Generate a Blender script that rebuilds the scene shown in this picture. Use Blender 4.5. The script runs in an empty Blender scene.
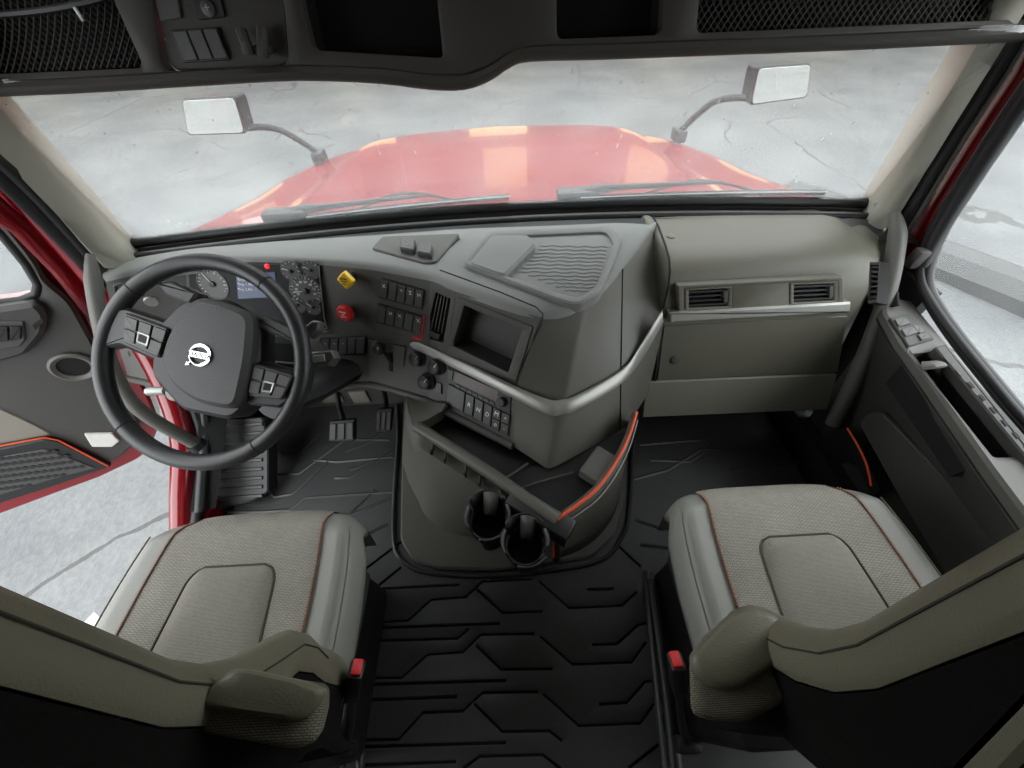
import bpy, bmesh, math, random
from mathutils import Vector, Matrix
from mathutils.geometry import delaunay_2d_cdt
random.seed(7)
D = bpy.data; SC = bpy.context.scene; COL = SC.collection
V = Vector
# ------------------------------------------------------------------ camera
FPX, PITCH, ROLL, EYE = 385.0, math.radians(50), math.radians(3.1), V((0, 0, 1.25))
cam = D.cameras.new('camera'); cam.sensor_width = 36; cam.lens = FPX / 1024 * 36; cam.clip_start = .02; cam.clip_end = 300
cam_o = D.objects.new('camera', cam); COL.objects.link(cam_o); SC.camera = cam_o
cam_o.matrix_world = Matrix.Translation(EYE) @ Matrix.Rotation(math.pi / 2 - PITCH, 4, 'X') @ Matrix.Rotation(-ROLL, 4, 'Z')
# ------------------------------------------------------------------ sky: flat overcast
w = D.worlds.new('overcast'); SC.world = w; w.use_nodes = True
bg = w.node_tree.nodes['Background']; bg.inputs[0].default_value = (.95, .98, 1, 1); bg.inputs[1].default_value = 1.0
SC.view_settings.view_transform = 'Standard'; SC.view_settings.look = 'None'
SC.view_settings.gamma = 1; SC.view_settings.use_curve_mapping = False
SC.view_settings.exposure = 2.28
SC.cycles.max_bounces = 10; SC.cycles.diffuse_bounces = 6; SC.cycles.transparent_max_bounces = 16

# ------------------------------------------------------------------ helpers
def ray(px, py):
    dx, dy = px - 512, py - 384
    x = dx * math.cos(ROLL) - dy * math.sin(ROLL); y = dx * math.sin(ROLL) + dy * math.cos(ROLL)
    return V((x, FPX * math.cos(PITCH) - y * math.sin(PITCH), -(FPX * math.sin(PITCH) + y * math.cos(PITCH))))
def at(px, py, x=None, y=None, z=None):
    d = ray(px, py)
    t = (x / d.x) if x is not None else (y / d.y) if y is not None else (z - EYE.z) / d.z
    return EYE + d * t
class Fr:                                   # a flat frame on a real surface: origin, two axes, normal to the cabin
    def __init__(s, a, b, c):
        s.o = a.copy(); s.u = (b - a).normalized(); n = s.u.cross(c - a).normalized()
        if n.dot(EYE - a) < 0: n = -n
        s.n = n; s.v = n.cross(s.u).normalized()
    def px(s, px, py, h=0):
        d = ray(px, py); o = s.o + s.n * h; t = (o - EYE).dot(s.n) / d.dot(s.n); q = EYE + d * t - s.o
        return (q.dot(s.u), q.dot(s.v))
    def p3(s, u, v, h=0): return s.o + s.u * u + s.v * v + s.n * h
    def pt(s, px, py, h=0): u, v = s.px(px, py, h); return s.p3(u, v, h)

def mesh_obj(name, bm, mat, parent=None, ang=35, recalc=True):
    if recalc: bmesh.ops.recalc_face_normals(bm, faces=bm.faces)
    me = D.meshes.new(name); bm.to_mesh(me); bm.free()
    for p in me.polygons: p.use_smooth = True
    me.set_sharp_from_angle(angle=math.radians(ang))
    for m in (mat if isinstance(mat, (list, tuple)) else [mat]): me.materials.append(m)
    o = D.objects.new(name, me); COL.objects.link(o)
    if parent: attach(o, parent)
    return o
def attach(o, parent):
    o.parent = parent
    if parent.type == 'EMPTY': o.matrix_parent_inverse = Matrix.Translation(-parent.location)
def thing(name, label, cat, loc, group=None):
    o = D.objects.new(name, None); COL.objects.link(o); o.location = loc; o.empty_display_size = .05
    o['label'] = label; o['category'] = cat
    if group: o['group'] = group
    return o
def tag(o, label, cat, group=None):
    o['label'] = label; o['category'] = cat
    if group: o['group'] = group
    return o
def struct(o, label=None):
    o['kind'] = 'structure'
    if label: o['label'] = label
    return o
def sub(o, label): o['label'] = label; return o

def area2(p): return sum(p[i][0] * p[(i + 1) % len(p)][1] - p[(i + 1) % len(p)][0] * p[i][1] for i in range(len(p)))
def rnd_poly(p, r, seg=4):
    if r <= 0: return [V((a[0], a[1])) for a in p]
    out = []; n = len(p)
    for i in range(n):
        a, b, c = V(p[i - 1]), V(p[i]), V(p[(i + 1) % n])
        e1, e2 = (a - b), (c - b); l1, l2 = e1.length, e2.length
        e1.normalize(); e2.normalize()
        k = min(r, l1 * .45, l2 * .45)
        s, e = b + e1 * k, b + e2 * k
        for j in range(seg + 1):
            t = j / seg; out.append(s * (1 - t) ** 2 + b * 2 * t * (1 - t) + e * t * t)
    return out
def off_poly(p, d):                          # inset a CCW polygon by d
    n = len(p); out = []
    for i in range(n):
        a, b, c = p[i - 1], p[i], p[(i + 1) % n]
        e1, e2 = (b - a), (c - b)
        if e1.length < 1e-7: e1 = e2
        if e2.length < 1e-7: e2 = e1
        e1 = e1.normalized(); e2 = e2.normalized()
        m = V((-e1.y - e2.y, e1.x + e2.x)); L = m.length
        if L < 1e-6: out.append(b.copy()); continue
        m /= L; out.append(b + m * min(d / max(.35, m.dot(V((-e1.y, e1.x)))), d * 2))
    return out
def ccw(p): return p if area2(p) > 0 else list(reversed(p))
def inpoly(p, uv):
    c = False; j = len(uv) - 1
    for i in range(len(uv)):
        if (uv[i].y > p.y) != (uv[j].y > p.y) and p.x < (uv[j].x - uv[i].x) * (p.y - uv[i].y) / (uv[j].y - uv[i].y) + uv[i].x: c = not c
        j = i
    return c
def plate_bm(fr, outer, holes=(), lo=0, hi=.004, bev=.001, rnd=0, hrnd=None, bm=None):
    bm = bm or bmesh.new()
    def loops(poly, sgn):
        lo_l = [bm.verts.new(fr.p3(q.x, q.y, lo)) for q in poly]
        md = [bm.verts.new(fr.p3(q.x, q.y, hi - bev)) for q in poly]
        tp = [bm.verts.new(fr.p3(q.x, q.y, hi)) for q in off_poly(poly, sgn * bev)]
        n = len(poly)
        for A, B in ((lo_l, md), (md, tp)):
            for i in range(n): bm.faces.new((A[i], A[(i + 1) % n], B[(i + 1) % n], B[i]))
        return lo_l, tp
    polys = [(loops(ccw(rnd_poly(ccw([V(q) for q in outer]), rnd)), 1))]
    for h in holes: polys.append(loops(ccw(rnd_poly(ccw([V(q) for q in h]), rnd if hrnd is None else hrnd)), -1))
    for k in (0, 1):
        if not holes: bm.faces.new(polys[0][k]); continue
        vs, fs, src = [], [], []
        for L in polys:
            fs.append(list(range(len(vs), len(vs) + len(L[k]))))
            for v in L[k]: q = v.co - fr.o; vs.append(V((q.dot(fr.u), q.dot(fr.v)))); src.append(v)
        ov, _, of, og, _, _ = delaunay_2d_cdt(vs, [], fs, 1, 1e-7)
        hh = lo if k == 0 else hi
        nv = [src[og[i][0]] if og[i] else bm.verts.new(fr.p3(p.x, p.y, hh)) for i, p in enumerate(ov)]
        for f in of:
            c = sum((ov[i] for i in f), V((0, 0))) / len(f)
            if any(inpoly(c, [vs[i] for i in h]) for h in fs[1:]): continue
            try: bm.faces.new([nv[i] for i in f])
            except ValueError: pass
    return bm
def plate(name, fr, px, mat, parent, lo=-.01, hi=.004, bev=.001, rnd=.002, holes=(), hrnd=None, ref=None, ang=35):
    """a real slab lying on frame fr; outline given by where its corners are seen"""
    h = hi if ref is None else ref
    return mesh_obj(name, plate_bm(fr, [fr.px(*q, h) for q in px], [[fr.px(*q, h) for q in hh] for hh in holes], lo, hi, bev, rnd, hrnd), mat, parent, ang)
def uvplate(name, fr, uv, mat, parent, lo=-.01, hi=.004, bev=.001, rnd=.002, holes=(), hrnd=None, ang=35):
    return mesh_obj(name, plate_bm(fr, uv, holes, lo, hi, bev, rnd, hrnd), mat, parent, ang)
def ell(cx, cy, rx, ry=None, n=20, a0=0): 
    ry = ry or rx
    return [(cx + rx * math.cos(a0 + 2 * math.pi * i / n), cy + ry * math.sin(a0 + 2 * math.pi * i / n)) for i in range(n)]
def loft_bm(rows, closed=False, bm=None, cap=False):
    bm = bm or bmesh.new(); R = [[bm.verts.new(q) for q in r] for r in rows]; n = len(R[0])
    for a, b in zip(R, R[1:]):
        for i in range(n if closed else n - 1):
            j = (i + 1) % n
            try: bm.faces.new((a[i], a[j], b[j], b[i]))
            except ValueError: pass
    if cap and closed:
        bm.faces.new(R[0]); bm.faces.new(R[-1])
    return bm
def cr(pts, n=6):                            # smooth curve through points
    pts = [V(p) for p in pts]; out = []
    for i in range(len(pts) - 1):
        p0 = pts[max(0, i - 1)]; p1 = pts[i]; p2 = pts[i + 1]; p3 = pts[min(len(pts) - 1, i + 2)]
        for k in range(n):
            t = k / n
            out.append(.5 * ((2 * p1) + (p2 - p0) * t + (2 * p0 - 5 * p1 + 4 * p2 - p3) * t * t + (3 * p1 - p0 - 3 * p2 + p3) * t ** 3))
    out.append(pts[-1].copy()); return out
def tube_bm(pts, r, seg=8, bm=None, closed=False, flat=1, up=None):
    pts = [V(p) for p in pts]; bm = bm or bmesh.new(); rings = []; n = len(pts); prev = None
    for i, p in enumerate(pts):
        if closed: t = pts[(i + 1) % n] - pts[i - 1]
        else: t = pts[min(n - 1, i + 1)] - pts[max(0, i - 1)]
        t = t.normalized() if t.length > 1e-9 else V((0, 0, 1))
        ref = prev if prev is not None else (up or (V((0, 0, 1)) if abs(t.z) < .9 else V((1, 0, 0))))
        s = (ref - t * ref.dot(t))
        s = s.normalized() if s.length > 1e-6 else t.orthogonal().normalized(); prev = s
        b = t.cross(s); rr = r[i] if isinstance(r, (list, tuple)) else r
        rings.append([bm.verts.new(p + s * (math.cos(2 * math.pi * k / seg) * rr * flat) + b * (math.sin(2 * math.pi * k / seg) * rr)) for k in range(seg)])
    for i in range(n if closed else n - 1):
        A, B = rings[i], rings[(i + 1) % n]
        for k in range(seg): bm.faces.new((A[k], A[(k + 1) % seg], B[(k + 1) % seg], B[k]))
    if not closed: bm.faces.new(rings[0]); bm.faces.new(rings[-1])
    return bm
def tube(name, pts, r, mat, parent=None, seg=8, closed=False, flat=1, up=None): return mesh_obj(name, tube_bm(pts, r, seg, None, closed, flat, up), mat, parent, 50)
def box_bm(c, s, bev=.003, M=None, bm=None, seg=2):
    bm = bm or bmesh.new()
    r = bmesh.ops.create_cube(bm, size=1); vs = r['verts']
    for v in vs:
        q = V((v.co.x * s[0], v.co.y * s[1], v.co.z * s[2])); v.co = (M @ q if M else q) + V(c)
    if bev: bmesh.ops.bevel(bm, geom=list({e for v in vs for e in v.link_edges}), offset=bev, segments=seg, affect='EDGES', profile=.5)
    return bm
def box(name, c, s, mat, parent=None, bev=.003, M=None): return mesh_obj(name, box_bm(c, s, bev, M), mat, parent)
def lathe_bm(fr, cu, cv, prof, n=24, bm=None):
    """prof: list of (radius, height) about the frame normal at (cu, cv)"""
    bm = bm or bmesh.new(); rows = []
    for r, h in prof: rows.append([bm.verts.new(fr.p3(cu + r * math.cos(2 * math.pi * k / n), cv + r * math.sin(2 * math.pi * k / n), h)) for k in range(n)])
    for a, b in zip(rows, rows[1:]):
        for k in range(n): bm.faces.new((a[k], a[(k + 1) % n], b[(k + 1) % n], b[k]))
    bm.faces.new(rows[0]); bm.faces.new(rows[-1]); return bm
def knob(name, fr, pxy, prof, mat, parent, n=24, h=0):
    u, v = fr.px(*pxy, h); return mesh_obj(name, lathe_bm(fr, u, v, prof, n), mat, parent)
def text(name, s, fr, uv, size, mat, parent, rot=0, h=.001, ext=.0003, align='CENTER', shear=0):
    cu = D.curves.new(name, 'FONT'); cu.body = s; cu.size = size; cu.extrude = ext; cu.align_x = align; cu.align_y = 'CENTER'; cu.resolution_u = 2
    t = D.objects.new(name, cu); COL.objects.link(t)
    dg = bpy.context.evaluated_depsgraph_get(); me = D.meshes.new_from_object(t.evaluated_get(dg))
    D.objects.remove(t); D.curves.remove(cu)
    c, sn = math.cos(rot), math.sin(rot)
    for v in me.vertices:
        x, y, z = v.co; v.co = fr.p3(uv[0] + x * c - y * sn, uv[1] + x * sn + y * c, h + z)
    me.materials.clear(); me.materials.append(mat)
    o = D.objects.new(name, me); COL.objects.link(o)
    if parent: attach(o, parent)
    return o

# ------------------------------------------------------------------ materials
def sr(r, g, b):
    f = lambda c: (c / 255 / 12.92) if c <= 10 else ((c / 255 + .055) / 1.055) ** 2.4
    return (f(r), f(g), f(b), 1)
def material(name, col, rough=.6, metal=0, var=.08, vscale=6, bump=0, bscale=400, spec=.5, coat=0, kind='noise', emit=0):
    m = D.materials.new(name); m.use_nodes = True; nt = m.node_tree; N = nt.nodes; L = nt.links
    b = N['Principled BSDF']; b.inputs['Roughness'].default_value = rough; b.inputs['Metallic'].default_value = metal
    b.inputs['Specular IOR Level'].default_value = spec; b.inputs['Coat Weight'].default_value = coat; b.inputs['Coat Roughness'].default_value = .05
    b.inputs['Base Color'].default_value = col
    tc = N.new('ShaderNodeTexCoord')
    if var:
        nz = N.new('ShaderNodeTexNoise'); nz.inputs['Scale'].default_value = vscale; nz.inputs['Detail'].default_value = 5
        L.new(tc.outputs['Object'], nz.inputs['Vector'])
        mx = N.new('ShaderNodeMix'); mx.data_type = 'RGBA'
        mx.inputs[6].default_value = tuple(c * (1 - var) for c in col[:3]) + (1,); mx.inputs[7].default_value = tuple(min(1, c * (1 + var)) for c in col[:3]) + (1,)
        L.new(nz.outputs['Fac'], mx.inputs[0]); L.new(mx.outputs[2], b.inputs['Base Color'])
    if bump:
        t = N.new('ShaderNodeTexNoise' if kind == 'noise' else 'ShaderNodeTexVoronoi'); t.inputs['Scale'].default_value = bscale
        L.new(tc.outputs['Object'], t.inputs['Vector'])
        bp = N.new('ShaderNodeBump'); bp.inputs['Strength'].default_value = bump; bp.inputs['Distance'].default_value = .001
        L.new(t.outputs[0], bp.inputs['Height']); L.new(bp.outputs['Normal'], b.inputs['Normal'])
    if emit: b.inputs['Emission Color'].default_value = col; b.inputs['Emission Strength'].default_value = emit
    return m
def weave(name, c1, c2, sx, sy, rough=.9, mot=.25):
    m = D.materials.new(name); m.use_nodes = True; nt = m.node_tree; N = nt.nodes; L = nt.links; b = N['Principled BSDF']
    b.inputs['Roughness'].default_value = rough; b.inputs['Specular IOR Level'].default_value = .15
    tc = N.new('ShaderNodeTexCoord'); mp = N.new('ShaderNodeMapping'); mp.inputs['Scale'].default_value = (sx, sy, sy); L.new(tc.outputs['Object'], mp.inputs['Vector'])
    br = N.new('ShaderNodeTexBrick'); br.inputs['Scale'].default_value = 1; br.inputs['Mortar Size'].default_value = .12; br.inputs['Mortar Smooth'].default_value = 1
    br.inputs['Color1'].default_value = c1; br.inputs['Color2'].default_value = tuple(.8 * a + .2 * d for a, d in zip(c1, c2)); br.inputs['Mortar'].default_value = c2
    br.inputs['Brick Width'].default_value = 1; br.inputs['Row Height'].default_value = .5
    L.new(mp.outputs['Vector'], br.inputs['Vector'])
    nz = N.new('ShaderNodeTexNoise'); nz.inputs['Scale'].default_value = 14; L.new(tc.outputs['Object'], nz.inputs['Vector'])
    mx = N.new('ShaderNodeMix'); mx.data_type = 'RGBA'; mx.blend_type = 'MULTIPLY'; mx.inputs[0].default_value = mot
    L.new(br.outputs['Color'], mx.inputs[6]); L.new(nz.outputs['Fac'], mx.inputs[7]); L.new(mx.outputs[2], b.inputs['Base Color'])
    bp = N.new('ShaderNodeBump'); bp.inputs['Strength'].default_value = .5; bp.inputs['Distance'].default_value = .002
    L.new(br.outputs['Fac'], bp.inputs['Height']); bp.invert = True; L.new(bp.outputs['Normal'], b.inputs['Normal'])
    return m
M = {}
M['pad'] = material('dash_pad_plastic', sr(118, 120, 117), .62, bump=.25, bscale=700, var=.05)
M['face'] = material('dash_face_plastic', sr(76, 75, 71), .55, bump=.2, bscale=800, var=.05)
M['stack'] = material('dash_stack_plastic', sr(86, 85, 78), .48, bump=.2, bscale=800, var=.05)
M['pass'] = material('passenger_dash_plastic', sr(96, 94, 83), .48, bump=.2, bscale=800, var=.05)
M['knee'] = material('knee_panel_plastic', sr(124, 122, 112), .6, bump=.15, bscale=600, var=.04)
M['silver'] = material('satin_silver_trim', sr(158, 158, 153), .42, metal=.5, var=.03)
M['black'] = material('black_plastic', sr(30, 30, 31), .45, var=.1)
M['gloss'] = material('gloss_black', sr(20, 21, 22), .5, var=.1, spec=.2)
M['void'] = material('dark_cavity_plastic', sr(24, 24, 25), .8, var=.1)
M['key'] = material('switch_plastic', sr(70, 70, 68), .45, var=.06)
M['leather'] = material('wheel_leather', sr(36, 37, 38), .38, bump=.35, bscale=500, kind='vor', var=.1)
M['hubm'] = material('airbag_cover_plastic', sr(60, 60, 60), .5, bump=.3, bscale=600, kind='vor', var=.05)
M['chrome'] = material('chrome', sr(225, 226, 228), .15, metal=1, var=0)
M['white'] = material('white_print', sr(235, 235, 232), .6, var=0)
M['greyp'] = material('grey_print', sr(165, 165, 162), .6, var=0)
M['yellow'] = material('yellow_knob_plastic', sr(228, 186, 30), .4, var=.04)
M['redk'] = material('red_knob_plastic', sr(206, 38, 38), .4, var=.05)
M['redtag'] = material('red_label', sr(200, 44, 50), .55, var=.05)
M['screen'] = material('blue_screen', sr(46, 64, 96), .3, var=.1, emit=.04)
M['lamp'] = material('red_warning_lamp', sr(255, 30, 40), .3, var=0, emit=.25)
M['brown'] = material('radio_display', sr(74, 56, 48), .35, var=.15, vscale=20)
M['pillar'] = material('pillar_trim_plastic', sr(158, 156, 144), .6, bump=.15, bscale=600, var=.03)
M['rubber'] = material('black_rubber', sr(26, 26, 27), .5, var=.15)
M['red'] = material('red_truck_paint', sr(128, 8, 20), .22, coat=.6, var=.08, vscale=3)
M['header'] = material('header_plastic', sr(58, 55, 50), .6, bump=.15, bscale=600, var=.05)
M['mat'] = material('rubber_mat', sr(58, 58, 58), .48, bump=.3, bscale=220, var=.3, vscale=9)
M['matr'] = material('rubber_mat_rib', sr(62, 62, 62), .4, bump=.15, bscale=220, var=.2)
M['console'] = material('console_plastic', sr(84, 83, 76), .5, bump=.2, bscale=700, var=.06)
M['vinyl'] = material('seat_vinyl', sr(136, 137, 130), .4, bump=.25, bscale=450, kind='vor', var=.06)
M['vinylb'] = material('backrest_vinyl', sr(124, 121, 104), .4, bump=.25, bscale=450, kind='vor', var=.06)
M['fab'] = weave('seat_knit_fabric', sr(174, 170, 160), sr(110, 107, 99), 120, 180, mot=.2)
M['fab2'] = weave('seat_knit_center', sr(166, 162, 152), sr(112, 109, 102), 200, 240, mot=.2)
M['fabd'] = weave('armrest_fabric', sr(150, 146, 130), sr(80, 77, 68), 200, 240, mot=.2)
M['backcloth'] = material('seat_back_cloth', sr(26, 25, 24), .95, bump=.6, bscale=500, var=.3, spec=.1)
M['stitch'] = material('orange_thread', sr(150, 98, 72), .7, var=.15, vscale=90)
M['seam'] = material('dark_seam', sr(98, 84, 70), .8, var=.1)
M['orange'] = material('orange_piping', sr(220, 84, 40), .5, var=.05)
M['door'] = material('door_panel_plastic', sr(62, 61, 59), .55, bump=.2, bscale=700, var=.05)
M['doorl'] = material('door_ledge_plastic', sr(92, 91, 86), .5, bump=.2, bscale=700, var=.05)
M['doorb'] = material('door_beige_panel', sr(128, 124, 114), .6, bump=.2, bscale=500, var=.05)
M['mirror'] = material('mirror_glass', sr(230, 230, 226), .03, metal=1, var=0)
M['paper'] = material('white_paper', sr(232, 234, 236), .7, var=.03)
M['blue'] = material('blue_print', sr(60, 80, 160), .6, var=0)
M['cab'] = material('sleeper_wall_cloth', sr(168, 164, 154), .85, var=.1)
M['lever'] = material('blue_grey_plastic', sr(128, 138, 146), .4, var=.05)
M['lens'] = material('frosted_lens', sr(220, 220, 214), .35, var=.08, vscale=60)
def glass(name, tint, haze, rough=.0, spots=0):
    m = D.materials.new(name); m.use_nodes = True; N = m.node_tree.nodes; L = m.node_tree.links; N.remove(N['Principled BSDF']); out = N['Material Output']
    tr = N.new('ShaderNodeBsdfTransparent'); tr.inputs[0].default_value = tint
    gl = N.new('ShaderNodeBsdfGlossy'); gl.inputs['Roughness'].default_value = rough
    tl = N.new('ShaderNodeBsdfTranslucent'); tl.inputs[0].default_value = (.85, .87, .88, 1)
    lw = N.new('ShaderNodeLayerWeight'); lw.inputs[0].default_value = .5
    pw = N.new('ShaderNodeMath'); pw.operation = 'POWER'; pw.inputs[1].default_value = 5; L.new(lw.outputs['Facing'], pw.inputs[0])
    fr = N.new('ShaderNodeMath'); fr.operation = 'MULTIPLY_ADD'; fr.inputs[1].default_value = .96; fr.inputs[2].default_value = .035; L.new(pw.outputs[0], fr.inputs[0])
    tc = N.new('ShaderNodeTexCoord'); nz = N.new('ShaderNodeTexNoise'); nz.inputs['Scale'].default_value = 9; nz.inputs['Detail'].default_value = 8
    L.new(tc.outputs['Object'], nz.inputs['Vector'])
    mp = N.new('ShaderNodeMapRange'); mp.inputs[1].default_value = .35; mp.inputs[2].default_value = .7; mp.inputs[3].default_value = haze * .8; mp.inputs[4].default_value = haze * 1.2
    L.new(nz.outputs['Fac'], mp.inputs[0])
    a = N.new('ShaderNodeMixShader'); L.new(mp.outputs[0], a.inputs[0]); L.new(tr.outputs[0], a.inputs[1]); L.new(tl.outputs[0], a.inputs[2])
    s = N.new('ShaderNodeMixShader'); L.new(fr.outputs[0], s.inputs[0]); L.new(a.outputs[0], s.inputs[1]); L.new(gl.outputs[0], s.inputs[2])
    L.new(s.outputs[0], out.inputs[0]); return m
M['glass'] = glass('wet_windshield_glass', (.97, .985, .98, 1), .085)
M['sglass'] = glass('side_window_glass', (.95, .97, .97, 1), .08)
def concrete():
    m = D.materials.new('wet_concrete'); m.use_nodes = True; N = m.node_tree.nodes; L = m.node_tree.links; b = N['Principled BSDF']
    tc = N.new('ShaderNodeTexCoord')
    n1 = N.new('ShaderNodeTexNoise'); n1.inputs['Scale'].default_value = .9; n1.inputs['Detail'].default_value = 9
    n2 = N.new('ShaderNodeTexNoise'); n2.inputs['Scale'].default_value = 22; n2.inputs['Detail'].default_value = 6
    for n in (n1, n2): L.new(tc.outputs['Object'], n.inputs['Vector'])
    r1 = N.new('ShaderNodeValToRGB'); r1.color_ramp.elements[0].position = .3; r1.color_ramp.elements[0].color = (.070, .074, .078, 1); r1.color_ramp.elements[1].position = .72; r1.color_ramp.elements[1].color = (.128, .134, .132, 1)
    L.new(n1.outputs['Fac'], r1.inputs[0])
    mx = N.new('ShaderNodeMix'); mx.data_type = 'RGBA'; mx.blend_type = 'OVERLAY'; mx.inputs[0].default_value = .35
    L.new(r1.outputs[0], mx.inputs[6]); L.new(n2.outputs['Fac'], mx.inputs[7])
    wv = N.new('ShaderNodeVectorMath'); wv.operation = 'MULTIPLY_ADD'; wv.inputs[1].default_value = (.5, .5, .5)
    L.new(n1.outputs['Color'], wv.inputs[0]); L.new(tc.outputs['Object'], wv.inputs[2])
    vo = N.new('ShaderNodeTexVoronoi'); vo.feature = 'DISTANCE_TO_EDGE'; vo.inputs['Scale'].default_value = .33; L.new(wv.outputs[0], vo.inputs['Vector'])
    lt = N.new('ShaderNodeMath'); lt.operation = 'LESS_THAN'; lt.inputs[1].default_value = .006; L.new(vo.outputs['Distance'], lt.inputs[0])
    gt = N.new('ShaderNodeMath'); gt.operation = 'GREATER_THAN'; gt.inputs[1].default_value = .5; L.new(n1.outputs['Fac'], gt.inputs[0])
    ml = N.new('ShaderNodeMath'); ml.operation = 'MULTIPLY'; L.new(lt.outputs[0], ml.inputs[0]); L.new(gt.outputs[0], ml.inputs[1])
    m2 = N.new('ShaderNodeMix'); m2.data_type = 'RGBA'; m2.inputs[7].default_value = (.045, .045, .043, 1); L.new(ml.outputs[0], m2.inputs[0]); L.new(mx.outputs[2], m2.inputs[6])
    L.new(m2.outputs[2], b.inputs['Base Color'])
    b.inputs['Roughness'].default_value = .6
    bp = N.new('ShaderNodeBump'); bp.inputs['Strength'].default_value = .6; bp.inputs['Distance'].default_value = .02; L.new(n2.outputs['Fac'], bp.inputs['Height']); L.new(bp.outputs[0], b.inputs['Normal'])
    return m
M['seam2'] = material('grey_seam', sr(66, 64, 56), .8, var=.1)
M['ground'] = concrete()
M['hole'] = material('black_shade_and_print', sr(8, 8, 8), .9, var=0)  # near-black standing in for shade inside cubbies and door duct; also black print
M['netm'] = material('net_cord', sr(74, 72, 68), .8, var=.1)
M['cream'] = material('reflection_cream', sr(205, 186, 140), .6, var=.3, vscale=1.2)  # for the added building, mirrored as warm patches on the hood
M['wallb'] = material('building_cladding', sr(86, 78, 74), .7, var=.3, vscale=.6)
# ================================================================== OUTSIDE
bm = bmesh.new(); bmesh.ops.create_grid(bm, x_segments=8, y_segments=8, size=60, matrix=Matrix.Translation((0, 20, -1.35)))
struct(mesh_obj('ground', bm, M['ground']), 'pale wet concrete yard with fine cracks')
# hood: nose-shaped shell, raised middle panel and lower fenders
hood = thing('truck_hood', 'wet glossy red truck hood seen beyond the windshield', 'hood', (0, 1.2, .0))
def hw(y): 
    T = [(1.16, 1.24), (1.33, 1.20), (1.46, 1.13), (1.6, 1.05), (1.8, .99), (2.02, .88), (2.15, .77), (2.26, .60), (2.33, .42), (2.37, .22), (2.39, .02)]
    for (a, b), (c, d) in zip(T, T[1:]):
        if a <= y <= c: return b + (d - b) * (y - a) / (c - a)
    return .02
ys = [1.16 + .046 * i for i in range(26)] + [2.34, 2.365, 2.385]
rows = []
for y in ys:
    W = hw(y); row = []
    zc = .645 - .03 * (y - 1.16) - .05 * max(0, (y - 1.9) / .5) ** 2
    for k in range(-32, 33):
        s = k / 32; a = abs(s); x = W * s
        mid = .80 - .16 * (y - 1.16)
        fend = -.022 / (1 + math.exp(-(abs(x) - mid) / .012))
        row.append(V((x, y, zc + fend - .012 * a * a - .045 * a ** 14)))
    L, R = row[0], row[-1]
    rows.append([V((L.x * 1.015, y, L.z - .6)), V((L.x * 1.012, y, L.z - .10))] + row + [V((R.x * 1.012, y, R.z - .10)), V((R.x * 1.015, y, R.z - .6))])
mesh_obj('hood_shell', loft_bm(rows), M['red'], hood, 60)
# hood front drop
rows2 = [rows[-1], [V((p.x, p.y + .03, p.z - .08)) for p in rows[-1]], [V((p.x, p.y + .05, p.z - .6)) for p in rows[-1]]]
mesh_obj('grille_front', loft_bm(rows2), M['red'], hood, 60)
box('cowl_grille', (0, 1.155, .60), (2.1, .07, .03), M['black'], hood, .004)

# wet windscreen
def ws(u, t, off=0):                         # u -1..1 across, t 0..1 up the glass
    b = V((1.06 * u, 1.145 - .10 * u * u, .705)); tp = V((.955 * u, .965 - .07 * u * u, 1.105))
    return b.lerp(tp, t) + V((0, .91, .41)) * off
bm = loft_bm([[ws(-1 + i / 12, j / 8) for i in range(25)] for j in range(9)])
wsn = struct(mesh_obj('window_1', bm, M['glass']), 'rain-spotted windshield'); sol = wsn.modifiers.new('s', 'SOLIDIFY'); sol.thickness = .004
# droplets on the glass
bm = bmesh.new()
for i in range(300):
    u = random.uniform(-.97, .97); t = random.uniform(.02, .98); r = random.choice([.001, .0013, .0017, .0022]); c = ws(u, t, .003)
    q = bmesh.ops.create_icosphere(bm, subdivisions=1, radius=r, matrix=Matrix.Translation(c))
    if random.random() < .12:
        for v in q['verts']: 
            if v.co.z < c.z: v.co += V((0, .5, -1)) * random.uniform(.004, .009)
d = mesh_obj('raindrops', bm, glass('water_drop', (.86, .88, .88, 1), .25), wsn, 180); d['kind'] = 'stuff'
# black windshield surround at the base
base = [ws(-1.02 + i * 2.04 / 24, 0) for i in range(25)]
tube('rubber_seal', [p + V((0, -.006, .006)) for p in base], .014, M['rubber'], wsn, 8)
tube('inner_gasket', [p + V((0, -.05, -.012)) for p in base], .012, M['rubber'], wsn, 8)
led = [[p + V((0, .02, -.004)) for p in base], [p + V((0, -.05, -.018)) for p in base], [p + V((0, -.075, -.008)) for p in base], [p + V((0, -.17, -.02)) for p in base]]
struct(mesh_obj('trim_1', loft_bm(led), M['black']), 'black ledge between dash and windshield')

# wipers
def wiper(label, sx, base_u, p_elbow, tip, bl0, bl1):
    w_ = thing('windshield_wiper', label, 'wiper', ws(base_u, .0, .03))
    a, b_, c = ws(base_u, .015, .03), ws(*p_elbow, .03), ws(*tip, .032)
    tube('wiper_arm', [a, a.lerp(b_, .5) + V((0, 0, .006)), b_, c], [.020, .015, .009, .005], M['rubber'], w_, 8)
    mesh_obj('pivot_cover', box_bm(a + V((0, 0, .004)), (.13, .05, .03), .01), M['rubber'], w_)
    pb = [ws(bl0[0] + (bl1[0] - bl0[0]) * k / 8, bl0[1] + (bl1[1] - bl0[1]) * k / 8, .012) for k in range(9)]
    bl = tube('wiper_blade', pb, .0085, M['rubber'], w_, 6)
    tube('blade_strip', [p + V((0, -.006, .004)) for p in pb], .0022, M['greyp'], bl, 5)
    tube('blade_bridge', cr([pb[2], pb[4] + V((0, .02, .03)), pb[6]], 4), .004, M['rubber'], w_, 5)
    return w_
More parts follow.
